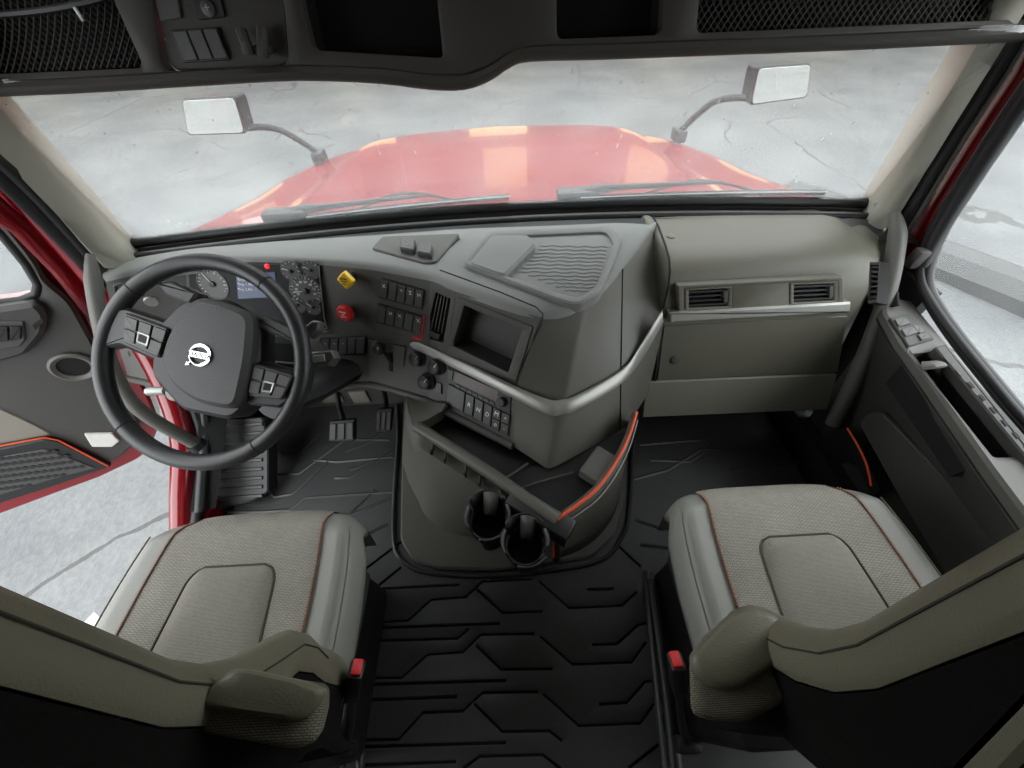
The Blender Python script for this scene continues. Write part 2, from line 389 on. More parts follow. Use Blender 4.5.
wiper('black wiper lying along the glass in front of the steering wheel', 1, -.60, (-.48, .06), (-.20, .085), (-.56, .022), (.02, .075))
wiper('black wiper lying along the glass in front of the glove box', 1, .215, (.33, .075), (.60, .10), (.22, .03), (.86, .065))

# hood mirrors
def hmirror(s, label, pxc, corners, basepx, mids):
    t = thing('hood_mirror', label, 'mirror', at(*basepx, y=1.98), 'hood mirrors')
    Yf = 1.82
    c = at(*pxc, y=Yf); fr = Fr(c, c + V((1, .06 * s, 0)), c + V((0, .03, 1)))
    uv = [fr.px(*q) for q in corners]
    uvplate('mirror_housing', fr, uv, M['black'], t, -.07, 0, .006, .02)
    cx = sum(a for a, b in uv) / 4; cy = sum(b for a, b in uv) / 4
    g = uvplate('mirror_glass', fr, [(cx + (a - cx) * .93, cy + (b - cy) * .90) for a, b in uv], M['mirror'], t, -.002, .0025, .0005, .018)
    pts = [at(*q, y=yy) for q, yy in mids]
    tube('mirror_arm', cr(pts, 6), .013, M['black'], t, 8)
    mesh_obj('arm_foot', box_bm(pts[-1] + V((0, 0, -.015)), (.05, .08, .05), .01), M['black'], t)
    return t
hmirror(-1, 'black-armed hood mirror beside the driver side fender, glass towards cab', (213, 116), [(180, 99), (236, 96), (247, 134), (187, 136)], (315, 152),
        [((244, 128), 1.85), ((262, 127), 1.87), ((280, 130), 1.90), ((300, 141), 1.94), ((318, 153), 1.96)])
hmirror(1, 'black-armed hood mirror beside the passenger side fender, glass towards cab', (781, 84), [(757, 67), (813, 63), (808, 98), (749, 106)], (682, 132),
        [((752, 98), 1.85), ((732, 98), 1.87), ((714, 102), 1.90), ((697, 115), 1.94), ((680, 131), 1.96)])
# low kerb in the yard on the passenger side
k0, k1 = at(950, 265, z=-1.28), at(1060, 312, z=-1.28)
kd = (k1 - k0).normalized(); ks = V((-kd.y, kd.x, 0))
A = [k0 - kd * 2 + (k1 - k0 + kd * 8) * (i / 14) for i in range(15)]
bm = tube_bm([p + V((0, 0, -.03 + .02 * math.sin(i * 1.7))) for i, p in enumerate(A)], [.24 + .02 * math.sin(i * 2.3) for i in range(15)], 10)
tag(mesh_obj('kerb', bm, material('dark_wet_kerb', sr(52, 53, 52), .4, var=.3, vscale=5, bump=.6, bscale=30), None), 'dark wet rounded kerb seen through the passenger window', 'kerb')

# unseen building, added to darken and warm the reflections in the wet hood
bd = thing('hood_reflection_building', 'long unseen grey building with cream bay doors, added for the hood reflections', 'building', (0, 15.5, -1.35))
box('wall', (0, 16, 3.4), (60, 1, 9.5), M['wallb'], bd, 0)
box('parapet', (0, 15.6, 8.1), (60, .6, .5), M['red'], bd, 0)
for i in range(9):
    x = -20 + i * 5 + (.4 if i % 2 else 0)
    d = box('bay_door', (x, 15.47, .4), (2.0, .08, 3.0), M['cream'], bd, .01)  # cream faces added for the hood to reflect
    for k in range(4): box('door_joint', (x, 15.42, -.5 + k * .95), (2.0, .03, .06), M['wallb'], d, 0)
    box('window', (x + .2, 15.47, 4.9), (1.6, .08, 1.4), M['cream'] if i % 3 else M['gloss'], bd, .01)
# ================================================================== CAB SHELL
floor_bm = box_bm((0, -.35, -.03), (2.1, 3.0, .05), 0); struct(mesh_obj('floor', floor_bm, M['void']), 'cab floor under the rubber mat')
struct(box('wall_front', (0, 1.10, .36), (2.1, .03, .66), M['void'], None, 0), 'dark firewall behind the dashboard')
struct(box('ceiling', (0, -.1, 2.0), (2.2, 2.2, .05), M['cab'], None, 0))
struct(box('wall_back', (0, -1.2, 1.0), (2.2, .05, 2.1), M['cab'], None, 0))
struct(box('wall_front_upper', (0, 1.07, 1.58), (2.0, .04, .90), M['cab'], None, 0), 'upper front of the tall cab above the windshield')
for s, nm in ((-1, 'wall_left'), (1, 'wall_right')):
    o = mesh_obj(nm, box_bm((s * 1.09, -.72, 1.0), (.05, 1.0, 2.1), 0), M['cab']); struct(o)
    mesh_obj('upper_panel', box_bm((s * 1.07, .38, 1.66), (.05, 1.2, .75), 0), M['cab'], o)
# left door opening: red jamb and sill
jl = struct(mesh_obj('trim_2', box_bm((-1.045, .12, -.02), (.07, 1.55, .14), .012), M['red']), 'red painted sill of the open driver door')
jp = [at(192, 512, x=-1.03), at(160, 524, x=-1.05), at(182, 440, x=-1.05), at(205, 400, x=-1.05), at(240, 372, x=-1.04)]
tube('jamb', cr([V((-1.06, .44, .03)), V((-1.06, .56, .12)), V((-1.06, .72, .24)), V((-1.07, .84, .42)), V((-1.08, .90, .60)), V((-1.08, .93, .78)), V((-1.03, .90, 1.0)), V((-.99, .80, 1.3))], 5), .035, M['red'], jl, 10, flat=1.2)
tube('jamb_seal', cr([V((-1.01, .40, .04)), V((-1.01, .55, .12)), V((-1.015, .72, .22)), V((-1.03, .83, .40)), V((-1.045, .88, .60)), V((-1.04, .91, .76)), V((-1.0, .88, 1.0)), V((-.96, .78, 1.3))], 5), .016, M['rubber'], jl, 8)
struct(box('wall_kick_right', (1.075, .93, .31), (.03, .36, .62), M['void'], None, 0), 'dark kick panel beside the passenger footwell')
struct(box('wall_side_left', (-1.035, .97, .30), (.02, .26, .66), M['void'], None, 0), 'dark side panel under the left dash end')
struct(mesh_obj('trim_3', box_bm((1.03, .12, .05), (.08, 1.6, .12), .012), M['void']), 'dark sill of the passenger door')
# A-pillar trims
def pillar(name, label, rows_px, xs):
    rows = []
    for (col, x) in zip(rows_px, xs): rows.append([at(*q, x=xx) for q, xx in zip(col, x)])
    o = mesh_obj(name, loft_bm(rows), M['pillar'], None, 60); m = o.modifiers.new('s', 'SOLIDIFY'); m.thickness = .012
    return struct(o, label)
# columns from glass edge to seal; each column runs from the dash up past the header
pl = pillar('trim_4', 'beige left windshield pillar trim',
    [[(158, 274), (132, 246), (100, 206), (48, 148), (-2, 92), (-60, 28)], [(140, 272), (112, 246), (78, 206), (26, 148), (-24, 92), (-84, 28)], [(104, 268), (86, 250), (54, 214), (2, 160), (-50, 104), (-110, 40)]],
    [[-1.05, -1.06, -1.04, -1.015, -.985, -.955], [-1.01, -1.02, -1.0, -.975, -.95, -.92], [-1.03, -1.03, -1.02, -1.0, -.98, -.95]])
pr = pillar('trim_5', 'beige right windshield pillar trim',
    [[(848, 232), (864, 203), (888, 164), (918, 114), (952, 56), (990, -10)], [(866, 232), (884, 208), (910, 166), (938, 118), (972, 60), (1010, -8)], [(888, 228), (901, 212), (926, 172), (956, 122), (993, 60), (1034, -8)]],
    [[1.04, 1.05, 1.03, 1.005, .975, .945], [1.0, 1.01, .99, .965, .94, .91], [1.02, 1.02, 1.01, .99, .97, .94]])
for o, q, x in ((pl, (111, 247), -1.018), (pr, (878, 206), 1.008)):
    fr = Fr(at(*q, x=x), at(q[0] + 10, q[1], x=x * 1.0 - .004 * (1 if x > 0 else -1)), at(q[0], q[1] - 10, x=x * .99))
    mesh_obj('screw_cap', lathe_bm(fr, 0, 0, [(.013, -.004), (.013, .002), (.011, .003)], 16), M['pillar'], o)
# seals and red body strip outside each pillar
def strip(name, colA, colB, mat, parent, th=.012):
    rows = [[at(*q, x=x) for q, x in colA], [at(*q, x=x) for q, x in colB]]
    o = mesh_obj(name, loft_bm(rows), mat, parent, 60); m = o.modifiers.new('s', 'SOLIDIFY'); m.thickness = th; return o
strip('pillar_seal', [((886, 232), 1.03), ((901, 212), 1.03), ((956, 122), 1.0), ((993, 60), .98), ((1034, -8), .95)], [((888, 268), 1.05), ((906, 236), 1.05), ((966, 140), 1.02), ((1018, 60), 1.0), ((1060, -8), .98)], M['rubber'], pr)
strip('seal_lip', [((890, 262), 1.04), ((905, 235), 1.04), ((964, 138), 1.01), ((1015, 60), .99), ((1056, -8), .97)], [((893, 264), 1.04), ((908, 237), 1.04), ((967, 140), 1.01), ((1018, 62), .99), ((1059, -6), .97)], M['door'], pr, .004)
strip('body_strip', [((886, 300), 1.08), ((906, 237), 1.08), ((966, 140), 1.05), ((1014, 66), 1.03), ((1056, -4), 1.0)], [((922, 300), 1.09), ((934, 238), 1.09), ((984, 152), 1.06), ((1032, 80), 1.04), ((1074, 4), 1.01)], M['red'], pr)
strip('pillar_seal', [((104, 268), -1.04), ((86, 250), -1.04), ((54, 214), -1.03), ((2, 160), -1.01), ((-50, 104), -.99)], [((100, 290), -1.06), ((74, 262), -1.06), ((38, 226), -1.05), ((-14, 176), -1.03), ((-64, 120), -1.0)], M['rubber'], pl)
strip('body_strip', [((96, 300), -1.10), ((66, 262), -1.10), ((28, 224), -1.09), ((-30, 170), -1.07)], [((88, 320), -1.12), ((52, 274), -1.12), ((10, 232), -1.11), ((-60, 190), -1.09)], M['red'], pl)

# ================================================================== OVERHEAD HEADER
hd = thing('overhead_console', 'dark overhead storage header with open cubbies and net pockets above windshield', 'overhead console', (0, .9, 1.08))
HF = Fr(V((-.9, .905, 1.09)), V((.9, .905, 1.09)), V((-.9, .94, 1.25)))
lip = [(-110, 103), (0, 97), (70, 94), (140, 90), (220, 85), (300, 81), (380, 84), (430, 90), (465, 90), (490, 81), (510, 68), (530, 62), (600, 60), (680, 57), (760, 54), (860, 50), (940, 46), (1024, 42), (1100, 38)]
holes = {'netL': [(-72, -140), (82, -140), (112, 0), (143, 68), (-72, 77)], 'sw': [(138, -90), (266, -90), (284, 10), (288, 62), (272, 70), (168, 72), (158, 60)],
         'cub': [(282, -140), (436, -140), (437, 0), (443, 56), (438, 58), (312, 50), (300, 0)], 'cub2': [(556, -140), (672, -140), (664, 0), (662, 35), (557, 39)], 'netR': [(712, -140), (1100, -140), (1100, 16), (1024, 19), (697, 33)]}
outer = [(-110, -180), (1110, -180)] + [(x, y - 14) for x, y in reversed(lip)]
plate('header_face', HF, outer, M['header'], hd, -.025, 0, .004, .004, [holes[k] for k in holes], .012)
rows = [[HF.pt(x, y - 15) for x, y in lip], [at(x, y - 9, y=.895) for x, y in lip], [at(x, y - 3, y=.898) for x, y in lip], [at(x, y, y=.91) for x, y in lip], [at(x, y - 2, y=.95) for x, y in lip], [at(x, y - 14, y=1.0) for x, y in lip]]
mesh_obj('header_lip', loft_bm([cr(r, 3) for r in rows]), M['header'], hd, 60)
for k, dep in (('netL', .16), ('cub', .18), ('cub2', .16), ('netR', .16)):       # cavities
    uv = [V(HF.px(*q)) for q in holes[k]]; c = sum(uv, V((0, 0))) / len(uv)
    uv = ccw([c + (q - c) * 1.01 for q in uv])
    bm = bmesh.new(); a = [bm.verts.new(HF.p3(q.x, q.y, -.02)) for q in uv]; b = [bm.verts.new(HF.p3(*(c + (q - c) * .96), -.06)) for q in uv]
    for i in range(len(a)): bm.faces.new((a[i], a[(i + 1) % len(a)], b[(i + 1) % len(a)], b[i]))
    bm.faces.new(b); mesh_obj('storage_cubby', bm, M['hole'], hd)  # cubby insides coloured black, the shade is in the colour
swp = plate('switch_recess', HF, [(150, -90), (262, -90), (282, 8), (286, 62), (270, 68), (170, 70), (160, 58)], M['header'], hd, -.024, -.014, .002, .006, ref=0)
bank = plate('switch_frame', HF, [(169, 30), (217, 27), (229, 60), (182, 63)], M['black'], swp, -.015, -.010, .001, .002, ref=-.01)
for i in range(3):
    def L4(t, e): 
        a = (171 + 15.3 * t, 31.5 - 1 * t); b = (182.5 + 15 * t + 1, 61 - 1 * t); return a if e == 0 else b
    q = [L4(i + .06, 0), L4(i + .94, 0), L4(i + .94, 1), L4(i + .06, 1)]
    plate('rocker_switch', HF, q, M['key'], swp, -.011, -.006, .001, .001, ref=-.006)
plate('blank_switch', HF, [(152, -8), (176, -10), (181, 18), (160, 21)], M['key'], swp, -.015, -.009, .001, .002)
plate('button_housing', HF, [(191, -8), (217, -10), (224, 17), (198, 20)], M['black'], swp, -.015, -.008, .001, .003)
b_ = knob('round_button', HF, (206, 8), [(.011, -.009), (.011, -.004), (.009, -.003)], M['key'], swp, 20)
text('button_mark', '+', HF, HF.px(206, 8), .018, M['greyp'], swp, h=-.0025)
clip = mesh_obj('hook_clip', box_bm(HF.pt(258, 50, -.004), (.05, .025, .012), .003), M['header'], hd)
for q0, q1 in (((241, 30), (250, 54)), ((262, 28), (263, 56))):
    mesh_obj('clip_finger', tube_bm([HF.pt(*q0, .004), HF.pt((q0[0] + q1[0]) / 2, (q0[1] + q1[1]) / 2, .012), HF.pt(*q1, .008)], .009, 8), M['header'], clip)
def net(poly_px, nm, n):
    uv = [V(HF.px(*q)) for q in poly_px]; lox, hix = min(a.x for a in uv), max(a.x for a in uv); loy, hiy = min(a.y for a in uv), max(a.y for a in uv)
    bm = bmesh.new()
    def inside(p):
        c = False; j = len(uv) - 1
        for i in range(len(uv)):
            if (uv[i].y > p.y) != (uv[j].y > p.y) and p.x < (uv[j].x - uv[i].x) * (p.y - uv[i].y) / (uv[j].y - uv[i].y) + uv[i].x: c = not c
            j = i
        return c
    st = .0125
    for sg in (1, -1):
        k = lox - (hiy - loy) * 1.2
        while k < hix + (hiy - loy) * 1.2:
            seg = []
            for t in range(41):
                p = V((k + sg * .8 * ((hiy - loy) * t / 40 - (hiy - loy) / 2), loy + (hiy - loy) * t / 40))
                if inside(p): seg.append(HF.p3(p.x, p.y, -.02 + .004 * sg - .018 * math.sin(math.pi * t / 40)))
                else:
                    if len(seg) > 1: tube_bm(seg[::3] + [seg[-1]], .0013, 4, bm)
                    seg = []
            if len(seg) > 1: tube_bm(seg[::3] + [seg[-1]], .0013, 4, bm)
            k += st
    o = mesh_obj('net', bm, M['netm'], hd, 180); o['kind'] = 'stuff'; return o
net([(-40, -40), (106, -25), (112, 0), (143, 68), (-40, 77)], 'l', 0)
net([(704, -30), (1070, -30), (1070, 17), (1024, 19), (697, 33)], 'r', 0)
tube('pocket_seam', cr([HF.pt(-20, 16, -.01), HF.pt(30, 12, -.005), HF.pt(70, 6, -.005), HF.pt(110, -4, -.01)], 4), .005, M['black'], hd, 6)
z0 = HF.pt(80, 3, .002); zp = mesh_obj('zipper_pull', box_bm(HF.pt(79, 14, .002), (.006, .003, .018), .001), M['silver'], hd)
# ================================================================== DASHBOARD
dash = thing('dashboard', 'grey wraparound truck dashboard with driver gauges and bulging centre stack', 'dashboard', (0, .8, .0))
ZT, ZM, ZB = .70, .51, .38
cols = [((106, 282), (118, 345), (128, 378)), ((185, 264), (190, 335), (195, 392)), ((255, 262), (256, 335), (258, 392)), ((322, 265), (322, 334), (322, 390)), ((372, 270), (372, 336), (372, 385)),
        ((430, 281), (430, 349), (428, 401)), ((456, 292), (447, 358), (445, 411)), ((541, 318), (516, 388), (513, 446)), ((590, 303), (563, 403), (549, 470)), ((622, 270), (622, 372), (624, 430)), ((655, 229), (662, 316), (644, 394))]
T = [at(*c[0], z=ZT) for c in cols]; Mi = [at(*c[1], z=ZM) for c in cols]; B = [at(*c[2], z=ZB) for c in cols]
Mi[10] = at(666, 314, y=.768); B[10] = at(648, 394, y=.70)
front = [(112, 262), (188, 249), (255, 243), (322, 238), (372, 235), (430, 231), (456, 229), (541, 226), (590, 224), (622, 223), (655, 225)]
F = [at(*q, z=.695) for q in front]
# pad: windshield edge -> crown -> rolled front edge
r1 = [f.lerp(t, .45) + V((0, 0, .014)) for f, t in zip(F, T)]; r2 = [f.lerp(t, .88) + V((0, 0, .013)) for f, t in zip(F, T)]
r3 = [f.lerp(t, .97) + V((0, 0, .008)) for f, t in zip(F, T)]; r4 = [t + V((0, 0, -.004)) for t in T]
def sm(row, n=4): return cr(row, n)
pad = mesh_obj('top_pad', loft_bm([sm(r) for r in (F, r1, r2, r3, r4)]), M['pad'], dash, 60)
# driver face cells
def cell(name, i, j, lo, hi, mat, n=4):
    rows = [[A.lerp(Bq, t / 3) for A, Bq in zip(lo[i:j + 1], hi[i:j + 1])] for t in range(4)]
    return mesh_obj(name, loft_bm(rows), mat, dash, 60)
cell('left_vent_panel', 0, 1, T, Mi, M['face']); cell('left_lower_panel', 0, 3, Mi, B, M['face']); cell('cluster_panel', 1, 3, T, Mi, M['black'])
cell('valve_panel', 3, 5, T, Mi, M['face']); 
lowp = cell('lower_switch_panel', 3, 5, Mi, B, M['face'])
# stack body corner: smooth wrap from the face corner round to the passenger side
def wrap(rowA):
    a, b, c, d = rowA[7:11]; out = [a.lerp(b, k / 5) for k in range(5)]
    p0, p1 = b.lerp(a, .10), b.lerp(c, .12)
    out += [p0 * (1 - t) ** 2 + b * 2 * t * (1 - t) + p1 * t * t for t in (0, .25, .5, .75, 1)]
    q0, q1 = c.lerp(b, .35), c.lerp(d, .35)
    out += [p1.lerp(q0, .5)] + [q0 * (1 - t) ** 2 + c * 2 * t * (1 - t) + q1 * t * t for t in (0, .25, .5, .75, 1)] + [q1.lerp(d, .5), d]
    return out
up_rows = [[a.lerp(b, t / 4) + V((0, 0, 0)) for a, b in zip(wrap(T), wrap(Mi))] for t in range(5)]
stk = mesh_obj('stack_upper_shell', loft_bm(up_rows), M['stack'], dash, 50)
lo_rows = [[a.lerp(b, t / 4) for a, b in zip(wrap(Mi), wrap(B))] for t in range(5)]
cB = sum((b for b in wrap(B)), V()) / len(wrap(B))
lo_rows += [[b.lerp(cB + V((-.05, .12, 0)), .10) + V((0, 0, -.022)) for b in wrap(B)], [b.lerp(cB + V((-.05, .12, 0)), .55) + V((0, 0, -.03)) for b in wrap(B)]]
mesh_obj('stack_lower_shell', loft_bm(lo_rows), M['stack'], dash, 50)
for colpx, zz in ((((623, 287), (624, 372)), (.665, .51)), (((624, 384), (625, 427)), (.49, .385))):
    a, b = at(*colpx[0], z=zz[0]), at(*colpx[1], z=zz[1])
# underside closing panel below driver side
und = [B[0:8], [b + V((0, .16, -.02)) for b in B[0:8]]]
mesh_obj('lower_edge', tube_bm(cr(B[0:8], 4), .012, 8), M['face'], dash, 60)
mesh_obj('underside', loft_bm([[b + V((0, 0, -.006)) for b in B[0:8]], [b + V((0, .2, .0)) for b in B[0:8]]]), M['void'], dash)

# ---- frames on the faces
CL = Fr(T[1], T[3], Mi[2]); VP = Fr(T[3], T[5], Mi[4]); VE = Fr(T[5], T[6], Mi[5]); SCF = Fr(T[6], T[7], Mi[6])
LS = Fr(Mi[3], Mi[5], B[4]); KN = Fr(Mi[5], Mi[6], B[5]); RD = Fr(Mi[6], Mi[7], B[6]); LV = Fr(T[0], T[1], Mi[0]); LL = Fr(Mi[0], Mi[1], B[0])
LOWR = Fr(Mi[5], Mi[7], B[6])
# ---- instrument cluster
clu = plate('gauge_cluster', CL, [(188, 266), (318, 264), (324, 329), (192, 331)], M['gloss'], dash, -.012, .004, .001, .006)
tube('cluster_trim', [CL.pt(*q, .005) for q in ((319, 266), (321, 290), (324, 318), (327, 328), (318, 331), (300, 331))], .0016, M['silver'], clu, 6)
scr = plate('info_screen', CL, [(236, 275), (275, 272), (277, 297), (238, 299)], M['screen'], clu, .003, .0055, .0004, .001)
for s_, (x, y) in (('Engine hours', (240, 279)), ('Trip 1 Miles', (240, 283.5)), ('Trip 2 Miles', (240, 288))):
    pass
cu = [CL.px(x, y, .006) for x, y in ((238, 279.5), (238, 284.5), (238, 289.5))]
for s_, q in zip(('Engine hours', 'Trip 1 Miles', 'Trip 2 Miles'), cu): text('screen_text', s_, CL, q, .0105, M['white'], clu, h=.006, align='LEFT')
def gauge(c, rpx, a0, a1, nt, needle):
    u, v = CL.px(*c, .004); u2, _ = CL.px(c[0] + rpx, c[1], .004); r = abs(u2 - u)
    g = mesh_obj('gauge_dial', lathe_bm(CL, u, v, [(r, .003), (r, .006), (r * .93, .0062), (r * .92, .0048)], 28), M['key'], clu)
    bm = bmesh.new()
    for i in range(nt):
        a = math.radians(a0 + (a1 - a0) * i / (nt - 1)); k = .72 if i % 2 == 0 else .8
        tube_bm([CL.p3(u + r * k * math.cos(a), v + r * k * math.sin(a), .0056), CL.p3(u + r * .9 * math.cos(a), v + r * .9 * math.sin(a), .0056)], .0007 if r < .04 else .0009, 4, bm)
    a = math.radians(needle); tube_bm([CL.p3(u, v, .007), CL.p3(u + r * .75 * math.cos(a), v + r * .75 * math.sin(a), .007)], .0012, 4, bm)
    mesh_obj('tick_marks', bm, M['white'], clu, 180)
    mesh_obj('needle_cap', lathe_bm(CL, u, v, [(r * .18, .005), (r * .18, .009), (r * .12, .010)], 14), M['black'], clu)
    return u, v, r
gauge((291, 271), 10, 225, 0, 9, 160); gauge((311, 270), 9, 225, 40, 7, 150)
u, v, r = gauge((306, 291), 16, 215, -35, 19, 185)
for i, n in enumerate(('10', '20', '30', '40', '50', '60', '70', '80')):
    a = math.radians(200 - i * 31); text('dial_number', n, CL, (u + r * .56 * math.cos(a), v + r * .56 * math.sin(a)), r * .2, M['white'], clu, h=.0058)
gauge((298, 305), 8, 225, 40, 6, 170); gauge((313, 307), 8, 225, -20, 6, 140); gauge((213, 284), 15, 215, -35, 17, 120)
knob('warning_lamp', CL, (268, 266), [(.0065, .002), (.0065, .005), (.005, .006)], M['lamp'], clu, 14)
# ---- left vent, light panel
def vent(fr, px, n, vertical, mat_frame, parent, fw=.004, depth=.02, tabs=True):
    q = [V(fr.px(*p, .004)) for p in px]; c = sum(q, V((0, 0))) / 4
    inn = [c + (p - c) * (.84 if True else .8) for p in q]
    f = mesh_obj('vent_frame', plate_bm(fr, q, [inn], -.012, .005, .0012, .003, .002), mat_frame, parent)
    mesh_obj('vent_cavity', plate_bm(fr, [c + (p - c) * .9 for p in q], (), -.0130, -.0112, .0005, .0), M['void'], f)
    a, b, d, e = inn          # tl tr br bl
    for i in range(n):
        t = (i + .5) / n
        if vertical: p0, p1 = a.lerp(b, t), e.lerp(d, t)
        else: p0, p1 = a.lerp(e, t), b.lerp(d, t)
        dirn = (p1 - p0).normalized(); nr = V((-dirn.y, dirn.x))
        w_ = .0022
        mesh_obj('slat', plate_bm(fr, [p0 - nr * w_, p1 - nr * w_, p1 + nr * w_, p0 + nr * w_], (), -.0105, .002, .0005, 0), M['black'], f)
    return f
vent(LV, [(113, 285), (135, 279), (140, 304), (118, 312)], 5, True, M['face'], dash)
vent(LV, [(136, 280), (180, 272), (182, 296), (141, 304)], 4, True, M['face'], dash)
lp = plate('light_switch_panel', LV, [(140, 300), (184, 292), (188, 328), (146, 336)], M['face'], dash, -.005, .004, .001, .004)
knob('light_switch', LV, (152, 299), [(.017, .003), (.017, .012), (.014, .015)], M['silver'], lp)
for x in (150, 158, 170): plate('push_button', LV, [(x - 3.5, 309), (x + 3.5, 307), (x + 4, 319), (x - 3, 321)], M['key'], lp, .003, .007, .0008, .001)
for i in range(3): plate('rocker_switch', LL, [(127 + 9.5 * i, 351), (135.5 + 9.5 * i, 350), (138.5 + 9.5 * i, 364), (130 + 9.5 * i, 365)], M['key'], dash, -.004, .005, .001, .001)
# ---- parking valves
def valve(pxy, n, rot, mat, txt, lab):
    u, v = VP.px(*pxy, .03)
    k = mesh_obj('valve_stem', lathe_bm(VP, u, v, [(.010, -.01), (.010, .02)], 14), M['black'], dash)
    r = .0245
    pts = [V((u + r * math.cos(rot + 2 * math.pi * i / n), v + r * math.sin(rot + 2 * math.pi * i / n))) for i in range(n)]
    kn = mesh_obj('valve_knob', plate_bm(VP, pts, (), .018, .034, .004, .006 if n == 4 else .002), mat, k); sub(kn, lab)
    for i, s_ in enumerate(txt): text('knob_text', s_, VP, (u, v + .007 - .007 * i), .0058, M['black'] if n == 4 else M['white'], k, h=.0345)
    return k
valve((345, 281), 4, 0, M['yellow'], ('PARKING', 'BRAKE', 'PULL'), 'yellow diamond parking brake knob'); valve((344, 314), 8, math.pi / 8, M['redk'], ('TRAILER', 'AIR', 'SUPPLY'), 'red octagonal trailer air knob')
# ---- rocker banks
def bank_(fr, quad, n, marks, parent, name='switch_bank', pad=.07):
    f = plate(name, fr, quad, M['black'], parent, -.006, .004, .001, .003)
    a, b, c, d = [V(q) for q in quad]
    for i in range(n):
        t0, t1 = (i + pad) / n, (i + 1 - pad) / n
        top0, top1, bo0, bo1 = a.lerp(b, t0), a.lerp(b, t1), d.lerp(c, t0), d.lerp(c, t1)
        m0, m1 = .09, .91
        q = [top0.lerp(bo0, m0), top1.lerp(bo1, m0), top1.lerp(bo1, m1), top0.lerp(bo0, m1)]
        plate('rocker_switch', fr, [tuple(p) for p in q], M['key'], f, .002, .008, .001, .001)
        if marks and marks[i]:
            cpx = (q[0] + q[1]) * .36 + (q[2] + q[3]) * .14
            text('switch_mark', marks[i], fr, fr.px(*cpx, .008), .0135, M['white'], f, h=.0081)
    return f
sb = bank_(VP, [(380, 279), (424, 290), (422, 310), (378, 298)], 5, ['X', '', '=', 'Z', 'H'], dash)
bank_(VP, [(377, 304), (424, 316), (420, 335), (376, 323)], 5, ['', 'H', 'X', '', 'X'], dash)
plate('red_label', VP, [(422.5, 315), (425, 316), (422, 341), (411, 338), (412, 335.5), (419.5, 337.5)], M['redtag'], dash, -.002, .006, .0004, 0)
# ---- centre vent and screen bay with real recesses
def holed(name, fr, outer, hole, mat, depth, back, parent):
    q = [fr.px(*p) for p in outer]; h = [V(fr.px(*p)) for p in hole]
    o = mesh_obj(name, plate_bm(fr, q, [h], -.006, .001, .0008, 0, .004), mat, parent)
    c = sum(h, V((0, 0))) / len(h); h = ccw([c + (p - c) * 1.01 for p in h]); bm = bmesh.new(); n = len(h)
    a = [bm.verts.new(fr.p3(p.x, p.y, -.003)) for p in h]; b = [bm.verts.new(fr.p3(*(c + (p - c) * .97), -depth)) for p in h]
    for i in range(n): bm.faces.new((a[i], a[(i + 1) % n], b[(i + 1) % n], b[i]))
    bm.faces.new(b); mesh_obj('recess', bm, back, o); return o
vp_ = holed('vent_panel', VE, [(430, 281), (456, 292), (447, 358), (430, 349)], [(436, 292), (451, 299), (443, 343), (425, 337)], M['face'], .022, M['void'], dash)
for i in range(4):
    t = (i + .8) / 5
    a, b = V((436, 293)).lerp(V((451, 299.5)), t), V((427.5, 331)).lerp(V((445, 338)), t)
    uva, uvb = V(VE.px(*a, -.002)), V(VE.px(*b, -.002)); dn = (uvb - uva).normalized(); nr = V((-dn.y, dn.x)) * .0016
    mesh_obj('slat', plate_bm(VE, [uva - nr, uvb - nr, uvb + nr, uva + nr], (), -.016, -.002, .0004, 0), M['key'], vp_)
plate('vent_thumb', VE, [(430, 331), (440, 335), (438, 340), (428, 336)], M['black'], vp_, -.01, .006, .001, .002)
sp_ = holed('screen_bay_panel', SCF, [(456, 292), (541, 318), (516, 388), (447, 358)], [(464, 305), (522, 331), (508, 373), (452, 346)], M['face'], .055, M['key'], dash)
bz = mesh_obj('screen_bezel', plate_bm(SCF, [SCF.px(*q, .004) for q in ((458, 297), (533, 327), (516, 382), (446, 353))], [[SCF.px(*q, .004) for q in ((464, 305), (522, 331), (508, 373), (452, 346))]], -.004, .004, .0012, .003, .004), M['face'], dash)
tube('panel_seam', [SCF.pt(*q, .002) for q in ((440, 270), (500, 292), (536, 307), (543, 314), (541, 325), (528, 352), (516, 379))], .0016, M['void'], dash, 5)
# ---- lower left of stack: switch row, stalk lever, climate knobs, radio, gear keypad
bank_(LS, [(312, 338), (365, 337), (364, 355), (312, 356)], 6, ['', '-', '-', '-', '', ''], dash, 'lower_switch_bank')
kb = plate('brake_lever_panel', LS, [(368, 340), (405, 347), (403, 384), (369, 377)], M['face'], dash, -.004, .0025, .0008, .002)
plate('lever_slot', LS, [(388, 352), (393, 353), (393, 372), (389, 371)], M['void'], kb, .001, .0032, .0003, .0015)
kk = mesh_obj('lever_knob', lathe_bm(LS, *LS.px(378, 349, .03), [(.007, .0), (.008, .014), (.016, .016), (.0175, .022), (.0165, .034), (.012, .037)], 20), M['black'], dash)
text('lever_mark', 'P', LS, LS.px(378, 349, .037), .014, M['greyp'], kk, h=.0375)
tube('lever_stem', [LS.pt(384, 352, .02), LS.pt(391, 362, .004)], .006, M['black'], kk, 8)
cp = cell('climate_panel', 5, 6, Mi, B, M['face'])
for q in ((416, 359), (435, 367), (425, 382)):
    k = knob('climate_knob', KN, q, [(.026, -.004), (.026, .006), (.022, .008), (.020, .024), (.017, .026)], M['black'], cp, 24, .015)
    u, v = KN.px(*q, .022); mesh_obj('pointer', tube_bm([KN.p3(u, v, .0262), KN.p3(u + .007, v + .014, .0262)], .0012, 4), M['white'], cp)
